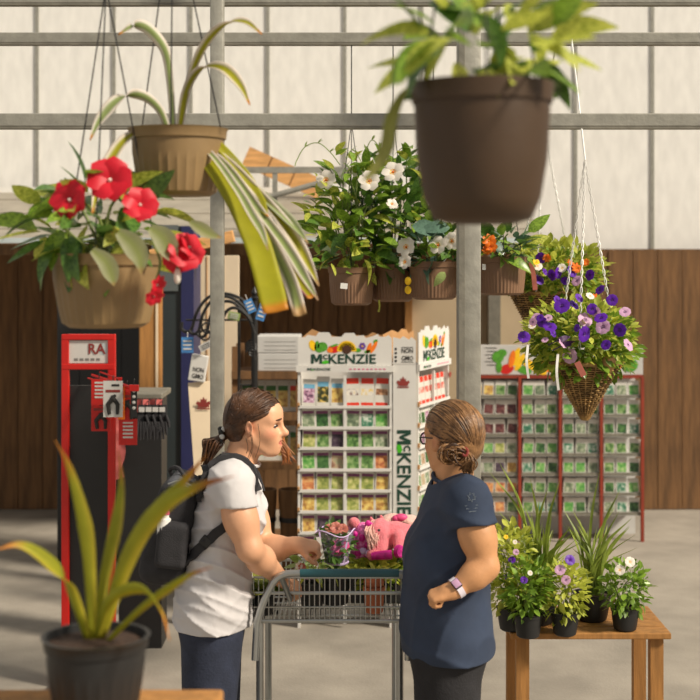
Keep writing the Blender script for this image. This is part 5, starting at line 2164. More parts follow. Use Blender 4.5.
def add_hand(S, wrist, f, n, side, curl, s=1.0, thumb=0.5, spread=0.0):
    """f finger direction, n palm-facing direction, side +1/-1 picks the thumb side"""
    wrist = Vector(wrist)
    f = Vector(f).normalized()
    n = Vector(n)
    n = (n - f * n.dot(f)).normalized()
    w = f.cross(n) * side
    Rm = Matrix((f, w, n)).transposed()
    S.ell(wrist + f * (.046 * s), (.05 * s, .037 * s, .0155 * s), Rm, .02)
    S.cap(wrist - f * .01, wrist + f * (.03 * s), .023 * s, .024 * s, .02)
    for i in range(4):
        L = (.068, .077, .071, .056)[i] * s
        p = wrist + f * ((.083 - .004 * abs(i - 1.2)) * s) + w * ((.0275 - .0185 * i) * s)
        a = 0.0
        r = (.0088, .009, .0086, .0076)[i] * s
        S.cap(wrist + f * (.05 * s) + w * ((.022 - .0155 * i) * s), p, .011 * s, r * 1.08, .008)
        for j, fr in enumerate((.46, .3, .24)):
            a += curl[j] * (1 + .06 * i)
            d = f * math.cos(a) + n * math.sin(a) + w * (spread * (1.5 - i) * .1)
            q = p + d.normalized() * (L * fr)
            S.cap(p, q, r, r * .9, .004)
            r *= .9
            p = q
    p = wrist + f * (.022 * s) + w * (.026 * s) + n * (.006 * s)
    d = (f * .62 + w * .66 + n * .42).normalized()
    q = p + d * (.04 * s)
    S.cap(p, q, .0135 * s, .0108 * s, .012)
    d2 = (f * .8 + w * (.3 - .5 * thumb) + n * (.3 + .5 * thumb)).normalized()
    p, q = q, q + d2 * (.03 * s)
    S.cap(p, q, .0105 * s, .0095 * s, .004)
    d3 = (f * .75 + w * (.05 - .7 * thumb) + n * (.35 + .5 * thumb)).normalized()
    S.cap(q, q + d3 * (.024 * s), .0095 * s, .0075 * s, .004)


def hair_strands(t, Mh, cen, rad, starts, tie, mat, r=.0016, rng=None, n=14, bulge=1.02, name='hair_strands'):
    """thin locks running over the skull from the parting to the tie"""
    m = MB()
    cen, rad, tie = Vector(cen), Vector(rad), Vector(tie)

    def unit(p):
        q = p - cen
        return Vector((q.x / rad.x, q.y / rad.y, q.z / rad.z))

    s = Mh.to_scale().x
    for st, mid in starts:
        a, b, c = unit(Vector(st)).normalized(), unit(Vector(mid)).normalized(), unit(tie)
        lc = c.length
        c = c.normalized()
        pts = []
        jit = rng.uniform(1.0, 1.03)
        for i in range(n + 1):
            f = i / n
            q = (a * (1 - f) ** 2 + b * (2.2 * f * (1 - f)) + c * f * f).normalized()
            k = bulge * jit
            if f > .8:
                k = k + (lc - k) * ((f - .8) / .2) ** 1.2
            p = cen + Vector((q.x * rad.x, q.y * rad.y, q.z * rad.z)) * k
            pts.append(Mh @ p)
        rr = r * rng.uniform(.7, 1.5) * s
        m.tube(pts, [rr * .8] + [rr] * (n - 1) + [rr * .7], 5)
    return m.build(name, M[mat], t, True, 0)


def skin_color(Mh, base, ruddy, lip, redlip=True, elbow=None):
    inv = np.array(Mh.inverted())
    base, ruddy, lip = np.array(base), np.array(ruddy), np.array(lip)

    def fn(V):
        L = V @ inv[:3, :3].T + inv[:3, 3]
        c = np.tile(base, (len(V), 1))
        inside = (np.abs(L[:, 1]) < .1) & (np.abs(L[:, 2]) < .13) & (np.abs(L[:, 0]) < .14)

        def mixin(w, col):
            w = np.clip(w, 0, 1)[:, None] * inside[:, None]
            return c * (1 - w) + col * w
        for q in (-1, 1):
            d = np.sqrt(((L[:, 0] - .065) / .03) ** 2 + ((L[:, 1] - .045 * q) / .03) ** 2 + ((L[:, 2] + .025) / .024) ** 2)
            c = mixin(.75 * (1.2 - d), ruddy)
            d = np.sqrt(((L[:, 0] + .004) / .03) ** 2 + ((L[:, 1] - .078 * q) / .012) ** 2 + ((L[:, 2] + .01) / .036) ** 2)
            c = mixin(.7 * (1.15 - d), ruddy)
        d = np.sqrt(((L[:, 0] - .112) / .018) ** 2 + (L[:, 1] / .016) ** 2 + ((L[:, 2] + .024) / .016) ** 2)
        c = mixin(.5 * (1.2 - d), ruddy)
        d = np.sqrt(((L[:, 0] - .098) / .016) ** 2 + (L[:, 1] / .024) ** 2 + ((L[:, 2] + .0585) / .0135) ** 2)
        c = mixin(3.0 * (1.08 - d), lip)
        return c
    return fn


def folds(seedv, amp, freq, dirs):
    """soft cloth creases as a gentle displacement of the surface"""
    def fn(X, Y, Z):
        out = 0
        for i, (dx, dy, dz) in enumerate(dirs):
            ph = seedv * 1.7 + i * 2.3
            w = 0.6 * np.sin(9 * X + 7 * Z + ph) + 0.5 * np.sin(13 * Y - 8 * Z + ph * 2)
            u = (dx * X + dy * Y + dz * Z) * freq * (1 + .35 * i) + w * 1.6 + ph
            g = 0.62 + 0.38 * np.sin(5 * X + 11 * Z + ph * 1.3 + 4 * Y)
            out = out - amp * ((1 - np.abs(np.sin(u))) ** 2.2 - .25) * g
        return out
    return fn


def legs(S, hips, feet, r, k=.04):
    for h, f in zip(hips, feet):
        h, f = Vector(h), Vector(f)
        kn = h.lerp(f, .52) + Vector((.0, 0, 0))
        S.cap(h, kn, r[0], r[1], k)
        S.cap(kn, f + Vector((0, 0, .08)), r[1], r[2], k)


# ------------------------------------------------------------------ woman in the white shirt
YA = 4.55
sA = YA / FPX


def A_(px, py, dy=0.0):
    return P(px, py, YA + dy)


person1 = thing('person', 'person in white t-shirt with dark ponytail leaning over the cart', 'person', (A_(212, 0).x, YA, 0))
Mh1 = head_matrix(A_(256, 424), (1, -.16, 0), R(4), .88)
neck0 = Mh1 @ Vector((-.028, 0, -.05))
neck1 = A_(240, 463, .01)
shR, shL = A_(231, 487, -.165), A_(240, 485, .165)
elR, elL = A_(250, 549, -.20), A_(264, 551, .13)
wrR, wrL = A_(280, 578, .0), A_(296, 545, .06)
chest, belly, pelv = A_(226, 511), A_(217, 556), A_(212, 602)


def torso1(S, g=0.0):
    S.ell(chest, (.098 + g, .155 + g, .15 + g), Matrix.Rotation(R(12), 3, 'Y'), .05)
    S.cap(A_(229, 483, -.12), A_(234, 482, .12), .058 + g, .058 + g, .05)
    S.ell(belly, (.088 + g, .14 + g, .13 + g), None, .06)
    S.ell(pelv, (.108 + g, .165 + g, .13 + g), None, .06)
    for q in (-1, 1):
        S.ell(A_(246, 520, .065 * q), (.05 + g, .06 + g, .058 + g), None, .04)
        S.cap(neck1 + Vector((-.01, .03 * q, -.02)), A_(232, 478, .12 * q), .04 + g, .045 + g, .04)


h = .0042
S1 = SDF((-.72, YA - .42, 0.0), (.02, YA + .42, 1.70), h)
torso1(S1, -.012)
S1.cap(neck0, neck1, .050, .055, .03)
for sh, el, wr in ((shR, elR, wrR), (shL, elL, wrL)):
    S1.cap(sh, sh.lerp(el, .55), .052, .050, .03)
    S1.cap(sh.lerp(el, .5), el, .050, .040, .03)
    S1.cap(el, el.lerp(wr, .35), .040, .040, .016)
    S1.cap(el.lerp(wr, .35), wr, .041, .026, .03)
legs(S1, (A_(212, 635, -.08), A_(212, 635, .08)), (Vector((A_(205, 0).x, YA - .12, 0)), Vector((A_(217, 0).x, YA + .1, 0))), (.088, .06, .042))
add_head(S1, Mh1)
add_hand(S1, wrR, (.8, .1, -.5), (.2, .3, -.8), 1, (.8, .9, .6), .85, .6)
add_hand(S1, wrL, (1, .05, -.06), (.1, .35, -1), -1, (1.15, 1.2, .8), .85, .9)
skinA, rudA = srgb(226, 170, 132), srgb(214, 130, 104)
S1.build('body', M['skin_a'], person1, 2, skin_color(Mh1, skinA, rudA, srgb(196, 112, 98)))
add_eyes(person1, Mh1, skinA)
m = MB()
pts = [Mh1 @ Vector((.092 - .012 * k * k, .014 * k, -.0555)) for k in np.linspace(-1, 1, 7)]
m.tube(pts, .0034 * .88, 6)
m.build('teeth', M['teeth'], person1, True)

# white t-shirt
S2 = SDF((-.66, YA - .34, .86), (-.18, YA + .34, 1.52), .005)
torso1(S2, .012)
S2.cap(A_(219, 560, 0), A_(214, 640, .0), .10, .128, .05, squash=((0, 1, 0), 1.55))
S2.cap(neck0, neck1 + Vector((.0, 0, -.005)), .056, .060, .01, 's')
S2.warp(folds(1, .0095, 46, ((.62, .1, .78), (.25, .3, 1))))
for q, sh, el in ((-1, shR, elR), (1, shL, elL)):
    S2.cyl(sh, sh.lerp(el, .33), .060, .066, .045, (-.29, .1, 0))
S2.warp(folds(2, .003, 40, ((1, .2, .2), (.6, .2, -.6))))
S2.cap(neck0, neck1 + Vector((.0, 0, -.005)), .056, .060, .006, 's')


S2.cut(A_(212, 622), (0, 0, -1))
S2.want_bvh = True
S2.build('t_shirt', M['tee_white'], person1, 1)
bv1 = S2.bvh


# trousers
S3 = SDF((-.70, YA - .34, 0.04), (-.22, YA + .34, 1.02), .007)
S3.ell(pelv + Vector((0, 0, -.02)), (.118, .178, .14), None, .05)
legs(S3, (A_(212, 635, -.08), A_(212, 635, .08)), (Vector((A_(205, 0).x, YA - .12, 0)), Vector((A_(217, 0).x, YA + .1, 0))), (.1, .072, .055), .03)
S3.cut((0, 0, .95), (0, 0, 1))
S3.cut((0, 0, .07), (0, 0, -1))
S3.build('trousers', M['jeans'], person1, 1)
for fx, fy in ((A_(205, 0).x, YA - .12), (A_(217, 0).x, YA + .1)):
    m = MB()
    m.ball((fx + .06, fy, .045), (.135, .048, .045), 16, 8)
    m.build('shoe', M['shoe'], person1, True)

# hair: cap, strands, ponytail, loose wisps
rng = random.Random(4)
R31 = Mh1.to_3x3() * (1 / .88)
SH = SDF(tuple(Mh1 @ Vector((0, 0, 0)) - Vector((.16, .14, .15))), tuple(Mh1 @ Vector((0, 0, 0)) + Vector((.14, .14, .15))), .0035)


def hcap(S, Mh, R3, ear=-.014):
    s = Mh.to_scale().x
    S.ell(Mh @ Vector((-.014, 0, .030)), [q * s for q in (.110, .086, .097)], R3, .02)
    S.ell(Mh @ Vector((-.05, 0, -.02)), [q * s for q in (.068, .07, .065)], R3, .03 * s)
    inv = np.array(Mh.inverted())

    def fn(X, Y, Z):
        x = inv[0, 0] * X + inv[0, 1] * Y + inv[0, 2] * Z + inv[0, 3]
        z = inv[2, 0] * X + inv[2, 1] * Y + inv[2, 2] * Z + inv[2, 3]
        line = np.where(x > 0, .014 + .50 * x + .2 * np.maximum(x - .06, 0), .014)
        return np.maximum((z - line) * .88, (ear + .40 * np.minimum(z, .01)) - x) * s
    o = Mh @ Vector((0, 0, 0))
    S.put(fn, [q - .2 for q in o], [q + .2 for q in o], .008, 's')


hcap(SH, Mh1, R31)
SH.build('hair', M['hair_a'], person1, 1)
tie = Vector((-.118, -.012, -.052))
st = []
while len(st) < 420:
    v = Vector((rng.gauss(0, 1), rng.gauss(0, 1), rng.gauss(0, 1))).normalized()
    p = Vector((-.014 + .110 * v.x, .087 * v.y, .03 + .098 * v.z))
    if p.z < .03 + max(0, p.x) * .5 + max(0, p.x - .06) * .9 or p.x < -.09:
        continue
    st.append((tuple(p), (p.x * .35 - .02, p.y * .6 + .075 * (1 if p.y > 0 else -1), p.z * .5 + .01)))
hair_strands(person1, Mh1, (-.014, 0, .030), (.110, .087, .098), st, tie, 'hair_a', .0017, rng)
T1 = Mh1 @ tie
m = MB()
m.tube(crom([T1 + Vector((.01, 0, .0)), A_(219, 440, -.01), A_(212, 447, -.012), A_(206, 458, -.018)], 5), [.012] * 3 + [.016] * 6 + [.015] * 3 + [.012, .009, .006, .003], 10)
for k in range(90):
    a = rng.uniform(0, 2 * PI)
    r = rng.uniform(0, .016)
    o1 = Vector((math.cos(a), math.sin(a), 0)) * r
    end = A_(205 + rng.uniform(-2, 4), 460 + rng.uniform(-4, 7), -.02)
    mid = A_(213 + rng.uniform(-3, 3), 442 + rng.uniform(-2, 5), -.01) + o1 * .8
    m.tube(crom([T1 + o1 * .5, T1.lerp(mid, .6) + o1, mid + o1, end + o1 * .5], 4), [.0026] * 12 + [.0012], 5)
m.build('ponytail', M['hair_a'], person1, True, 0)
m = MB()
for k in range(10):
    a = k * 2 * PI / 10
    m.ball(T1 + Vector((rng.uniform(-.012, .008), -.016 + .02 * math.cos(a) * .6, .024 * math.sin(a))), (.009, .009, .009), 8, 6, m=k % 2)
m.build('hair_tie', [M['ink_black'], M['card_white']], person1, True)
m = MB()
for pts, r in (([(250, 432), (252, 446), (248, 458), (247, 467)], .0011), ([(251, 432), (253, 446), (250, 457), (248, 463)], .0009), ([(258, 424), (260, 440), (258, 450), (255, 458)], .0009), ([(246, 438), (248, 448), (246, 454)], .0011)):
    c = crom([A_(a, b, -.074) for a, b in pts], 5)
    m.tube(c, [r] * (len(c) - 1) + [r * .3], 5)
m.build('loose_strands', M['hair_a'], person1, True, 0)
m = MB()
for k in range(44):
    o1 = Vector((rng.uniform(-.008, .008), rng.uniform(-.01, .01), 0))
    c = crom([A_(274, 420, .075) + o1, A_(279 + rng.uniform(-2, 3), 438, .09) + o1, A_(284 + rng.uniform(-4, 5), 450, .085) + o1, A_(288 + rng.uniform(-8, 9), 464 + rng.uniform(-10, 2), .08)], 4)
    m.tube(c, [.0018] * (len(c) - 1) + [.0006], 5)
m.build('far_lock', M['hair_a_tip'], person1, True, 0)

# ------------------------------------------------------------------ backpack
pack = thing('backpack', 'black backpack worn by the person in the white t-shirt', 'backpack', A_(172, 590))
SB = SDF(tuple(A_(128, 605, -.22)), tuple(A_(214, 455, .22)), .006)
SB.rbox(A_(176, 527), (.125, .28, .33), .05, Matrix.Rotation(R(8), 3, 'Y'), .03)
SB.rbox(A_(160, 550), (.1, .25, .18), .04, Matrix.Rotation(R(8), 3, 'Y'), .02)
SB.build('main_bag', M['black_cloth'], pack, 1)
SB = SDF(tuple(A_(140, 530, -.24)), tuple(A_(214, 455, .22)), .006)
SB.rbox(A_(180, 487), (.085, .25, .085), .035, Matrix.Rotation(R(25), 3, 'Y'), .02)
SB.build('top_pocket', M['grey_cloth'], pack, 1)
SB = SDF(tuple(A_(140, 600, -.26)), tuple(A_(214, 500, .0)), .005)
SB.rbox(A_(172, 545, -.15), (.10, .045, .15), .02, Matrix.Rotation(R(6), 3, 'Y'), .02)
SB.build('side_pocket', M['black_cloth'], pack, 1)
m = MB()
m.lathe([(.022, -.05), (.022, .025), (.016, .03), (.016, .045)], 14, A_(164, 527, -.15), caps=(True, True))
o = m.build('water_bottle', M['white_plastic'], smooth=True, label='white drink bottle with a pink cap in the backpack side pocket', cat='bottle')
m = MB()
m.lathe([(.018, .0), (.018, .02), (.012, .024)], 14, A_(164, 527, -.15) + Vector((0, 0, .04)), caps=(True, True))
m.build('cap', M['petal_pink'], o, True)
m = MB()
m.tube(crom([A_(186, 478, -.05), A_(178, 468, -.02), A_(170, 470, .03), A_(176, 480, .05)], 5), .007, 8)
m.build('grab_handle', M['black_cloth'], pack, True)
for k in range(3):
    m = MB()
    m.tube(crom([A_(168 + 5 * k, 484 + 3 * k, -.135), A_(180 + 4 * k, 481 + 4 * k, -.14), A_(192, 486 + 4 * k, -.135)], 5), .003, 6)
    m.build('zip', M['wire_grey'], pack, True)


def snap(bv, pts, lift):
    out = []
    nn = []
    for p in pts:
        loc, nor, i, d = bv.find_nearest(p)
        out.append(loc + nor * lift)
        nn.append(nor)
    return out, nn


def strap(t, bv, pts, w, mat, name, lift=.007, thick=.007):
    q, nn = snap(bv, crom(pts, 5), lift)
    # smooth
    for _ in range(5):
        q = [q[0]] + [(q[i - 1] + q[i] * 2 + q[i + 1]) / 4 for i in range(1, len(q) - 1)] + [q[-1]]
    side = []
    for i in range(len(q)):
        tt = (q[min(i + 1, len(q) - 1)] - q[max(i - 1, 0)]).normalized()
        side.append(tt.cross(nn[i]).normalized())
    m = MB()
    m.ribbon(q, w, side, thick=-thick, nacross=3)
    return m.build(name, M[mat], t, True, 50)


strap(pack, bv1, [A_(187, 497, -.12), A_(197, 478, -.13), A_(212, 464, -.12), A_(228, 462, -.115), A_(241, 469, -.11), A_(250, 484, -.09)], .06, 'black_cloth', 'shoulder_strap', .017, .016)
strap(pack, bv1, [A_(245, 512, -.14), A_(238, 517, -.16), A_(226, 525, -.17), A_(208, 540, -.17), A_(194, 553, -.15), A_(184, 562, -.12)], .03, 'black_cloth', 'lower_strap', .015, .010)
strap(pack, bv1, [A_(187, 497, .12), A_(197, 478, .13), A_(212, 464, .12), A_(228, 462, .115), A_(243, 470, .11), A_(251, 490, .10)], .06, 'black_cloth', 'shoulder_strap', .017, .016)
m = MB()
q, nn = snap(bv1, [A_(206, 541, -.17)], .016)
m.bbox(q[0], (.035, .014, .03), .003, Matrix.Rotation(R(40), 3, 'Y'))
m.build('buckle', M['pot_black'], pack)

# ------------------------------------------------------------------ woman in the navy shirt
YE = 4.35


def B_(px, py, dy=0.0):
    return P(px, py, YE + dy)


person2 = thing('person', 'person in navy t-shirt with glasses and a low brown bun, seen from behind', 'person', (B_(447, 0).x, YE, 0))
th = R(52)
Mh2 = head_matrix(B_(452, 439), (-math.cos(th), math.sin(th), 0), R(3), .92)
n0 = Mh2 @ Vector((-.03, 0, -.05))
n1 = B_(453, 484, .0)
fw = Vector((-math.cos(R(-8)), math.sin(R(-8)), 0))
lt = Vector((0, 0, 1)).cross(fw)
RT = Matrix((fw, lt, Vector((0, 0, 1)))).transposed()
sL, sR2 = B_(469, 504, -.16), B_(456, 503, .16)
eL, eR = B_(486, 567, -.20), B_(448, 570, .17)
wL, wR = B_(454, 590, -.225), B_(434, 588, .06)
ch2, be2, pe2 = B_(454, 530), B_(446, 582), B_(447, 630)


def torso2(S, g=0.0):
    S.ell(ch2, (.104 + g, .16 + g, .16 + g), RT, .05)
    S.cap(B_(464, 501, -.12), B_(456, 501, .12), .055 + g, .055 + g, .05)
    S.ell(be2, (.108 + g, .155 + g, .15 + g), RT, .06)
    S.ell(pe2, (.12 + g, .175 + g, .14 + g), RT, .06)
    for q in (-1, 1):
        S.ell(B_(430, 551) + lt * (.068 * q), (.058 + g, .07 + g, .066 + g), RT, .05)
        S.cap(n1 + lt * (.03 * q) + Vector((0, 0, -.02)), (sL if q > 0 else sR2) + Vector((0, 0, .012)), .042 + g, .045 + g, .04)


SP = SDF((.05, YE - .36, 0.0), (.60, YE + .36, 1.74), h)
torso2(SP, -.014)
SP.cap(n0, n1, .053, .060, .03)
for sh, el, wr in ((sL, eL, wL), (sR2, eR, wR)):
    SP.cap(sh, sh.lerp(el, .55), .052, .051, .03)
    SP.cap(sh.lerp(el, .5), el, .051, .038, .03)
    SP.cap(el, el.lerp(wr, .35), .038, .038, .016)
    SP.cap(el.lerp(wr, .35), wr, .038, .025, .03)
legs(SP, (B_(447, 662, -.08), B_(447, 662, .08)), (Vector((B_(446, 0).x + .02, YE - .11, 0)), Vector((B_(446, 0).x - .03, YE + .11, 0))), (.095, .062, .044))
add_head(SP, Mh2, False)
add_hand(SP, wL, (-.93, .0, -.28), (-.1, .35, -1), -1, (1.25, 1.3, .8), .85, 1.0)
add_hand(SP, wR, (-.8, .1, -.1), (0, .2, -1), 1, (.8, 1.1, .7), .95, .8)
skinB = srgb(214, 156, 108)
SP.build('body', M['skin_b'], person2, 2, skin_color(Mh2, skinB, srgb(206, 128, 96), srgb(180, 100, 90)))
add_eyes(person2, Mh2, skinB)

SN = SDF((.08, YE - .36, .72), (.58, YE + .36, 1.50), .005)
torso2(SN, .012)
SN.cap(B_(445, 575), B_(447, 660), .112, .138, .05, squash=(tuple(lt), 1.5))
for sh, el in ((sL, eL), (sR2, eR)):
    SN.cyl(sh, sh.lerp(el, .32), .060, .067, .045, (-.14, .1, 0))
SN.cap(n0, n1 + Vector((0, 0, -.005)), .060, .064, .01, 's')
SN.warp(folds(3, .0080, 20, ((.3, .3, 1), (-.8, .2, .6))))
SN.cut(B_(446, 650), (0, 0, -1))
SN.want_bvh = True
SN.build('t_shirt', M['tee_navy'], person2, 1)
bv2 = SN.bvh
# collar band
m = MB()
d = (n1 - n0).normalized()
u = Vector((0, 1, 0))
u = (u - d * u.dot(d)).normalized()
v = d.cross(u)
cc = n1 + d * -.018
m.tube([cc + (u * math.cos(a) + v * math.sin(a)) * .066 for a in np.linspace(0, 2 * PI, 33)], .007, 6)
m.build('collar', M['tee_navy'], person2, True)
m = MB()
d = (neck1 - neck0).normalized()
u = Vector((0, 1, 0))
u = (u - d * u.dot(d)).normalized()
v = d.cross(u)
cc = neck1 + d * -.012
m.tube([cc + (u * math.cos(a) + v * math.sin(a)) * .062 for a in np.linspace(0, 2 * PI, 33)], .006, 6)
m.build('collar', M['tee_white'], person1, True)
# pale print on the sleeve
slb = bv2
m = MB()
prt = []
for k in range(14):
    a = k * 2 * PI / 13
    prt.append((471.5 + 4.5 * math.cos(a) * (1 if k % 2 else .5), 497 + 5 * math.sin(a) * (1 if k % 2 else .6)))
lines = [prt, [(465, 506), (478, 505)], [(466, 509), (477, 508)], [(469, 512), (476, 511)]]
for ln in lines:
    pts = []
    for a, b in ln:
        o_, n_ = Vector((0, 0, HC)), (P(a, b, 4) - Vector((0, 0, HC))).normalized()
        hit = slb.ray_cast(o_, n_)
        if hit[0] is not None:
            pts.append(hit[0] + Vector((0, -.0006, 0)))
    if len(pts) > 1:
        m.tube(pts, .0011, 4)
if m.v:
    m.build('sleeve_print', M['tee_print'], person2)
# trousers and shoes
S4 = SDF((.06, YE - .36, .04), (.60, YE + .36, .98), .007)
S4.ell(pe2 + Vector((0, 0, -.02)), (.13, .186, .15), RT, .05)
legs(S4, (B_(447, 662, -.08), B_(447, 662, .08)), (Vector((B_(446, 0).x + .02, YE - .11, 0)), Vector((B_(446, 0).x - .03, YE + .11, 0))), (.108, .075, .058), .03)
S4.cut((0, 0, .9), (0, 0, 1))
S4.cut((0, 0, .07), (0, 0, -1))
S4.build('trousers', M['pants'], person2, 1)
for fx, fy in ((B_(446, 0).x + .02, YE - .11), (B_(446, 0).x - .03, YE + .11)):
    m = MB()
    m.ball((fx - .06, fy, .045), (.135, .048, .045), 16, 8)
    m.build('shoe', M['shoe'], person2, True)

# hair with a low twisted bun
R32 = Mh2.to_3x3() * (1 / .92)
c0 = Mh2 @ Vector((0, 0, 0))
SH = SDF(tuple(c0 - Vector((.16, .16, .16))), tuple(c0 + Vector((.16, .16, .16))), .0035)
hcap(SH, Mh2, R32, -.034)
SH.build('hair', M['hair_b'], person2, 1)
tie2 = Vector((-.108, .0, -.045))
st = []
while len(st) < 620:
    v = Vector((rng.gauss(0, 1), rng.gauss(0, 1), rng.gauss(0, 1))).normalized()
    p = Vector((-.014 + .110 * v.x, .087 * v.y, .03 + .098 * v.z))
    if p.z < .02 + max(0, p.x) * .5 + max(0, p.x - .06) * .9 or p.x < -.105:
        if not (p.x < -.02 and p.z > -.03):
            continue
    st.append((tuple(p), ((p.x - .1) * .5, p.y * .75, (p.z - .04) * .5 + .035)))
hair_strands(person2, Mh2, (-.014, 0, .030), (.110, .087, .098), st, tie2, 'hair_b', .0018, rng)
st2 = [s for i, s in enumerate(st) if i % 4 == 0]
hair_strands(person2, Mh2, (-.014, 0, .030), (.110, .087, .098), [((a[0], a[1] + rng.uniform(-.02, .02), a[2]), (b[0] + rng.uniform(-.03, .03), b[1], b[2] + rng.uniform(-.02, .02))) for a, b in st2], tie2, 'hair_b_dark', .0016, rng, name='dark_strands')
m = MB()
T2 = Mh2 @ tie2
for k in range(60):
    ph = rng.uniform(0, 2 * PI)
    R0 = rng.uniform(.010, .024)
    cen = B_(453 + rng.uniform(-9, 9), 455 + rng.uniform(-4, 4), -.115 + rng.uniform(-.02, .02))
    ax_ = Vector((rng.uniform(-.7, .7), -1, rng.uniform(-.7, .7))).normalized()
    u_ = ax_.orthogonal().normalized()
    v_ = ax_.cross(u_)
    pts = []
    for i in range(13):
        a = ph + i / 12 * rng.uniform(.9, 1.0) * 1.2 * PI
        pts.append(cen + u_ * (R0 * 1.3 * math.cos(a)) + v_ * (R0 * math.sin(a)) + ax_ * (.012 * math.sin(i / 12 * PI)))
    m.tube(pts, [.0012] + [.0026] * 11 + [.001], 5, m=rng.choice((0, 0, 0, 1)))
m.ball(B_(455, 455, -.10), (.032, .02, .02), 12, 8, m=1)
m.build('bun', [M['hair_b'], M['hair_b_dark']], person2, True, 0)
m = MB()
for k in range(40):
    o1 = Vector((rng.uniform(-.012, .012), rng.uniform(-.012, .012), rng.uniform(-.004, .004)))
    c = crom([B_(466, 452, -.12) + o1 * .6, B_(470 + rng.uniform(-2, 3), 459, -.135) + o1, B_(468 + rng.uniform(-4, 5), 466, -.13) + o1, B_(467 + rng.uniform(-5, 4), 472 + rng.uniform(-4, 3), -.12) + o1], 4)
    m.tube(c, [.0024] * (len(c) - 1) + [.0008], 5)
m.build('hair_tail', M['hair_b'], person2, True, 0)
m = MB()
m.tube([B_(465, 452, -.13) + Vector((.008 * math.cos(a), .006 * math.sin(a), .011 * math.sin(a))) for a in np.linspace(0, 2 * PI, 17)], .004, 6)
m.build('hair_tie', M['ink_red'], person2, True)
# glasses
t = MB()
for q in (-1, 1):
    ring = [Mh2 @ Vector((.103 - .008 * abs(math.cos(a)) * (1 if math.cos(a) * q > 0 else 0), .033 * q + .026 * math.cos(a), .0 + .019 * math.sin(a))) for a in np.linspace(0, 2 * PI, 21)]
    t.tube(ring, .0028, 6, cap=False)
    t.tube([Mh2 @ Vector((.096, .059 * q, .006)), Mh2 @ Vector((.06, .074 * q, .008)), Mh2 @ Vector((.0, .079 * q, .008)), Mh2 @ Vector((-.012, .079 * q, -.004))], .0026, 6)
t.tube([Mh2 @ Vector((.104, -.008, .004)), Mh2 @ Vector((.106, 0, .006)), Mh2 @ Vector((.104, .008, .004))], .0026, 6)
t.build('glasses', M['glass_frame'], person2, True)
for q in (-1, 1):
    m = MB()
    ring = [Mh2 @ Vector((.103 - .008 * abs(math.cos(a)) * (1 if math.cos(a) * q > 0 else 0), .033 * q + .025 * math.cos(a), .018 * math.sin(a))) for a in np.linspace(0, 2 * PI, 20, endpoint=False)]
    back = [p - (Mh2.to_3x3() @ Vector((.0015, 0, 0))) for p in ring]
    m.add(ring + back, [tuple(range(20)), tuple(range(39, 19, -1))] + [(i, i + 20, (i + 1) % 20 + 20, (i + 1) % 20) for i in range(20)])
    m.build('lens', M['lens'], person2)
# watch
d = (wL - eL).normalized()
u = Vector((0, -1, 0))
u = (u - d * u.dot(d)).normalized()
v = d.cross(u)
wc = wL - d * .012
m = MB()
m.ribbon([wc + (u * math.cos(a) + v * math.sin(a)) * .0325 for a in np.linspace(0, 2 * PI, 25)], .018, d, thick=.003, nacross=2)
wb = m.build('watch_strap', M['watch_face'], person2, True, 50)
m = MB()
up_ = (u * .75 + Vector((0, 0, 1)) * .6).normalized()
up_ = (up_ - d * up_.dot(d)).normalized()
rm = Matrix((d, up_.cross(d) * -1, up_)).transposed()
m.bbox(wc + up_ * .032, (.026, .03, .01), .004, rm)
m.build('watch_case', M['glass_frame'], wb, True)
m = MB()
m.bbox(wc + up_ * .0365, (.021, .025, .004), .0015, rm)
m.build('watch_dial', M['petal_lilac'], wb, True)

# ================================================================== CART
YK = 4.45


def K_(px, py, dy=0.0):
    return P(px, py, YK + dy)


zbar = K_(0, 573).z
cart = thing('garden_cart', 'two-tier wire garden cart with a teal grip bar between the two people', 'cart', (0, 4.9, 0))
m = MB()
m.tube([K_(300, 573), K_(399, 573)], .0135, 12)
m.build('grip', M['teal_grip'], cart, True)
m = MB()
m.tube(crom([K_(300, 573), K_(286, 574), K_(276, 579), K_(269, 590), K_(262, 606), K_(257, 622)], 6) + [K_(255, 660)], .0115, 10)
m.build('handle_tube', M['wire_grey'], cart, True)
m = MB()
m.tube(crom([K_(399, 573), K_(404, 574), K_(407, 579), K_(408, 590), K_(408, 606)], 6) + [K_(408, 660)], .0115, 10)
m.build('handle_tube', M['wire_grey'], cart, True)
m = MB()
m.tube([K_(281, 577), K_(285, 586, .03), K_(290, 600, .06)], .009, 10)
m.build('handle_stay', M['wire_grey'], cart, True)
xa, xb = K_(252, 0).x, K_(407, 0).x
ya, yb = 4.52, 5.02
zf, zr_ = .885, .975
# upper tray: rim, uprights, floor wires
m = MB()
m.tube([(xa, ya, zr_), (xb, ya, zr_), (xb, yb, zr_), (xa, yb, zr_), (xa, ya, zr_)], .006, 8)
m.tube([(xa, ya, zr_ + .05), (xb, ya, zr_ + .05)], .004, 6)
m.build('upper_rim', M['wire_grey'], cart, True)
m = MB()
m.tube([(xa, ya, zf), (xb, ya, zf), (xb, yb, zf), (xa, yb, zf), (xa, ya, zf)], .006, 8)
m.build('lower_rim', M['wire_grey'], cart, True)
m = MB()
for k in range(31):
    x = xa + (xb - xa) * k / 30
    m.tube([(x, ya, zr_ + .05), (x, ya, zf)], .0022, 5)
    m.tube([(x, yb, zr_), (x, yb, zf)], .0022, 5)
    m.tube([(x, ya, zf), (x, yb, zf)], .0022, 5)
for k in range(37):
    y = ya + (yb - ya) * k / 36
    m.tube([(xa, y, zr_), (xa, y, zf)], .0022, 5)
    m.tube([(xb, y, zr_), (xb, y, zf)], .0022, 5)
    if k % 6 == 0:
        m.tube([(xa, y, zf - .004), (xb, y, zf - .004)], .003, 5)
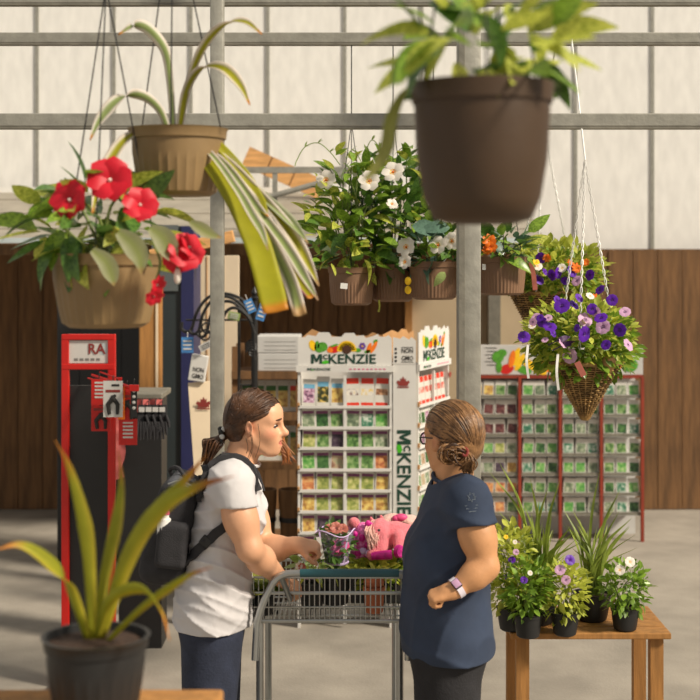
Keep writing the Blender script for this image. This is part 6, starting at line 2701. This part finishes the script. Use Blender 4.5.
m.tube([(xa, ya - .003, (zf + zr_) / 2), (xb, ya - .003, (zf + zr_) / 2)], .003, 5)
m.build('wire_mesh', M['wire_grey'], cart, kind='stuff')
for x in (xa + .02, xb - .02):
    for y in (ya + .01, yb - .02):
        m = MB()
        m.tube([(x, y, .13), (x, y, zf)], .012, 8)
        m.build('upright', M['wire_grey'], cart, True)
        m = MB()
        m.lathe([(.02, -.012), (.062, -.014), (.066, 0), (.062, .014), (.02, .012)], 20, (x, y, .066), ax=Matrix.Rotation(R(90), 3, 'X'), caps=(True, True))
        m.build('wheel', M['pot_black'], cart, True)
m = MB()
m.bbox(((xa + xb) / 2, (ya + yb) / 2, .32), (xb - xa, yb - ya, .02), .006)
m.build('lower_deck', M['galv'], cart)

# ------------------------------------------------------------------ goods in the cart
zf2 = zf + .003


def sub_pot(t, c, rt, rb, h_, mat, n=20):
    mm = MB()
    mm.lathe([(rb * .9, 0), (rb, .004), (rt * .94, h_ * .8), (rt, h_ * .82), (rt, h_), (rt * .92, h_), (rt * .88, h_ * .85)], n, c, caps=(True, True))
    mm.build('pot', M[mat], t, True, 40)


rng = random.Random(9)
# flowers in a lilac sleeve
Yv = 4.74
c = P(335, 0, Yv)
c.z = zf2
t = thing('sleeved_flower', 'pink flower pot in a clear lilac sleeve standing in the cart', 'potted plant', c)
sub_pot(t, c, .055, .045, .105, 'pot_black')
m = MB()
zt_ = P(0, 531, Yv).z
V, F = [], []
n = 28
for i in range(6):
    f = i / 5
    for k in range(n):
        a = 2 * PI * k / n
        r = .042 + (.064 - .042) * f + .002 * math.sin(5 * a)
        V.append(Vector((c.x + r * math.cos(a) * 1.05, c.y + r * math.sin(a), P(0, 562, Yv).z + (zt_ - P(0, 562, Yv).z) * f + .010 * f * math.cos(3 * a + .5))))
for i in range(5):
    for k in range(n):
        F.append((i * n + k, i * n + (k + 1) % n, (i + 1) * n + (k + 1) % n, (i + 1) * n + k))
m.add(V, F)
sv = m.build('sleeve', M['sleeve_purple'], t, True, 0)
m = MB()
m.tube([V[5 * n + k] for k in range(n)] + [V[5 * n]], .0022, 5)
m.tube([V[k] for k in range(n)] + [V[0]], .004, 5)
for k in (17, 24):
    m.ribbon([V[i * n + k] for i in range(6)], .006, (1, .2, 0), thick=.001, nacross=2)
m.build('sleeve_edge', M['sleeve_edge'], t, True)
foliage_stuff(t, rng, P(334, 545, Yv), (.05, .045, .065), 240, .035, 'leaf_dark')
FLPK = flower_mesh('flower', 1, ('petal_pink', 'petal_pink', 'petal_white'), 6, .6, .95, .1, .5)
FLSA = flower_mesh('flower', 1, ('petal_salmon', 'petal_salmon', 'petal_dark'), 7, .5, .8, .1, .5)
for px, py, me, s, dy in ((341, 546, FLPK, .028, -.035), (337, 550, FLPK, .022, -.03), (336, 528, FLSA, .021, -.02), (343, 529, FLSA, .018, -.02), (329, 528, FLSA, .014, -.02)):
    place('flower', me, t, P(px, py, Yv + dy), aimz((.1, -1, .5), px), s)
m = MB()
m.box(P(320.5, 548, Yv - .05), (.014, .002, .075), Matrix.Rotation(R(-12), 3, 'Y'))
m.build('care_label', M['white_plastic'], t)
# black nursery tray with bedding plants under the toys
Yt = 4.86
x0, x1 = P(350, 0, Yt).x, P(402, 0, Yt).x
t = thing('plant_tray', 'black nursery tray of green bedding plants under the pink toys', 'plant tray', ((x0 + x1) / 2, Yt, zf2))
m = MB()
m.bbox(((x0 + x1) / 2, Yt, zf2 + .045), (x1 - x0, .26, .09), .008)
m.build('tray', M['pot_black'], t)
foliage_stuff(t, rng, ((x0 + x1) / 2, Yt - .06, zf2 + .10), ((x1 - x0) / 2, .11, .05), 420, .04, 'leaf_lime')
foliage_stuff(t, rng, ((x0 + x1) / 2, Yt - .02, zf2 + .09), ((x1 - x0) / 2, .14, .05), 260, .04, 'leaf')
# small terracotta pot, yellow green plant and lettuce
c = P(374, 0, 4.62)
c.z = zf2
t = thing('terracotta_pot', 'small round terracotta pot in the cart below the toys', 'pot', c)
sub_pot(t, c, .036, .03, .085, 'terracotta')
mm = MB()
mm.ball(c + Vector((0, 0, .1)), (.034, .032, .028), 14, 8)
mm.build('soil_mound', M['terracotta'], t, True)
foliage_stuff(t, rng, c + Vector((0, 0, .13)), (.03, .03, .015), 14, .04, 'leaf_lime')
c = P(312, 0, 4.7)
c.z = zf2
t = thing('leafy_plant', 'yellow green leafy plant beside the sleeved flower', 'potted plant', c)
sub_pot(t, c, .045, .036, .08, 'pot_black')
leafy(t, rng, c + Vector((0, 0, .125)), (.055, .05, .035), 40, .06, ['leaf_lime', 'leaf_lime', 'leaf_pale'], shell=.2)
place('flower', FLSA, t, P(302, 567, 4.62), aimz((0, -1, .3)), .013)
place('flower', FLW, t, P(299, 566, 4.62), aimz((0, -1, .3)), .012)
c = P(262, 0, 4.6)
c.z = zf2
t = thing('lettuce_plant', 'pale green lettuce in a pot at the left end of the cart', 'potted plant', c)
sub_pot(t, c, .045, .036, .08, 'pot_black')
LETT = leaf_mesh('leaf', 1, .85, 'leaf_pale', .35, .35, 6, .6)
LETT2 = leaf_mesh('leaf', 1, .8, 'leaf_lime', .2, .3, 6, .6)
for k in range(34):
    a = rng.uniform(0, 2 * PI)
    e = rng.uniform(.1, 1.1)
    place('leaf', rng.choice((LETT, LETT, LETT2)), t, c + Vector((.02 * math.cos(a), .02 * math.sin(a), .075)), aim((math.cos(a) * math.cos(e), math.sin(a) * math.cos(e), math.sin(e)), None, rng.uniform(-.4, .4)), rng.uniform(.06, .095))

# ------------------------------------------------------------------ pink toy pony
Yp = 4.80


def T_(px, py, dy=0.0):
    return P(px, py, Yp + dy)


t = thing('plush_pony', 'pink plush pony with magenta hooves lying in the cart', 'plush toy', T_(392, 561))
S = SDF(tuple(T_(352, 572, -.14)), tuple(T_(428, 505, .16)), .003)
S.cap(T_(396, 534), T_(409, 538, .02), .043, .045, .02)
S.cap(T_(384, 531, -.01), T_(394, 534), .034, .04, .012)
S.ell(T_(380, 528, -.025), (.028, .033, .034), None, .012)
S.ell(T_(377, 531, -.045), (.03, .03, .026), Matrix.Rotation(R(20), 3, 'Y'), .02)
S.ell(T_(378, 545, -.055), (.021, .022, .026), None, .022)
S.cap(T_(379, 533, -.05), T_(378, 545, -.055), .022, .018, .02)
S.cap(T_(399, 537, -.04), T_(400, 551, -.075), .022, .021, .008)
S.cap(T_(386, 547, -.03), T_(372, 555, -.08), .022, .019, .02)
S.cap(T_(410, 546, -.02), T_(412, 554, -.07), .03, .022, .02)
for px, py, dy in ((371, 519, -.02), (381, 517, .01)):
    S.cap(T_(px + 1.5, py + 5, dy), T_(px, py - 1, dy), .011, .005, .01)
S.build('body', M['plush_pink'], t, 1)
m = MB()
m.ball(T_(378.8, 530.5, -.072), .0062, 12, 8)
m.build('eye', M['pot_black'], t, True)
m = MB()
m.ball(T_(377, 548, -.076), (.003, .003, .003), 8, 6)
m.build('nostril', M['magenta'], t, True)
for a, b, r in (((392, 554.5, -.10), (372, 556, -.09), .0155), ((397, 551, -.09), (402, 552, -.11), .022)):
    m = MB()
    m.tube([T_(*a), T_(a[0] * .7 + b[0] * .3, a[1] * .7 + b[1] * .3, a[2]), T_(*b)], [r, r * 1.05, r * .85], 14)
    m.build('hoof', M['magenta'], t, True, 60)
m = MB()
for k in range(80):
    o1 = Vector((rng.uniform(-.02, .02), rng.uniform(-.02, .02), 0))
    x = rng.uniform(0, 1)
    c = crom([T_(374 + 8 * x, 520, -.03 + .03 * x) + o1 * .3, T_(370 + 4 * x, 530 + 3 * x, -.06) + o1, T_(371 + 3 * x + 3 * math.sin(k), 545 + rng.uniform(-5, 5), -.08) + o1 * .6], 4)
    m.tube(c, [.0017] * (len(c) - 1) + [.0008], 5)
m.build('mane', M['plush_pale'], t, True)
# second pink toy behind and a glittery magenta one in front
t = thing('plush_toy', 'pale pink plush toy with a red bow behind the pony', 'plush toy', T_(398, 535, .12))
S = SDF(tuple(T_(370, 548, .02)), tuple(T_(430, 500, .25)), .004)
S.ell(T_(393, 523, .13), (.05, .045, .034), None, .02)
S.ell(T_(410, 526, .13), (.04, .04, .04), None, .02)
S.cap(T_(404, 520, .1), T_(414, 526, .08), .018, .014, .02)
S.cap(T_(388, 524, .1), T_(380, 528, .08), .016, .013, .02)
S.build('body', M['plush_pale'], t, 1)
m = MB()
m.ball(T_(401, 517.5, .09), (.024, .014, .014), 12, 8)
m.ball(T_(396, 518.5, .09), (.014, .012, .012), 10, 8)
m.build('bow', M['petal_pink'], t, True)
for k in (0, 1):
    m = MB()
    m.ball(T_(388 + 6 * k, 524, .075), .004, 8, 6)
    m.build('eye', M['pot_black'], t, True)
t = thing('glitter_toy', 'shiny hot pink and magenta toy left of the pony', 'toy', T_(361, 561, -.02))
S = SDF(tuple(T_(340, 575, -.12)), tuple(T_(380, 508, .1)), .003)
S.ell(T_(362, 541, -.02), (.03, .028, .038), None, .02)
S.ell(T_(363, 529, -.02), (.026, .026, .024), None, .015)
S.ell(T_(354, 528, .0), (.018, .016, .026), Matrix.Rotation(R(-25), 3, 'Y'), .01)
S.ell(T_(371, 529, .0), (.014, .012, .024), Matrix.Rotation(R(20), 3, 'Y'), .01)
S.ell(T_(357, 553, -.03), (.024, .024, .02), None, .01)
S.ell(T_(368, 553, -.03), (.02, .024, .018), None, .01)
S.build('body', M['hot_pink'], t, 1)
for px, py, r in ((368, 524, .011), (372, 533, .01), (355, 534, .009), (362, 538, .011), (367, 545, .009), (371, 525, .008)):
    m = MB()
    m.ball(T_(px, py, -.048), (r, .006, r * 1.2), 10, 6)
    m.build('sequin_patch', M['magenta'], t, True)
for px, py, mt in ((358, 553, 'magenta'), (369, 553, 'sleeve_edge'), (363, 551, 'sleeve_edge')):
    m = MB()
    m.ball(T_(px, py, -.052), (.013, .006, .012), 10, 6)
    m.build('foot_pad', M[mt], t, True)
m = MB()
m.ball(T_(354, 523, -.02), (.02, .016, .02), 12, 8)
m.build('ear_tuft', M['plush_pink'], t, True)
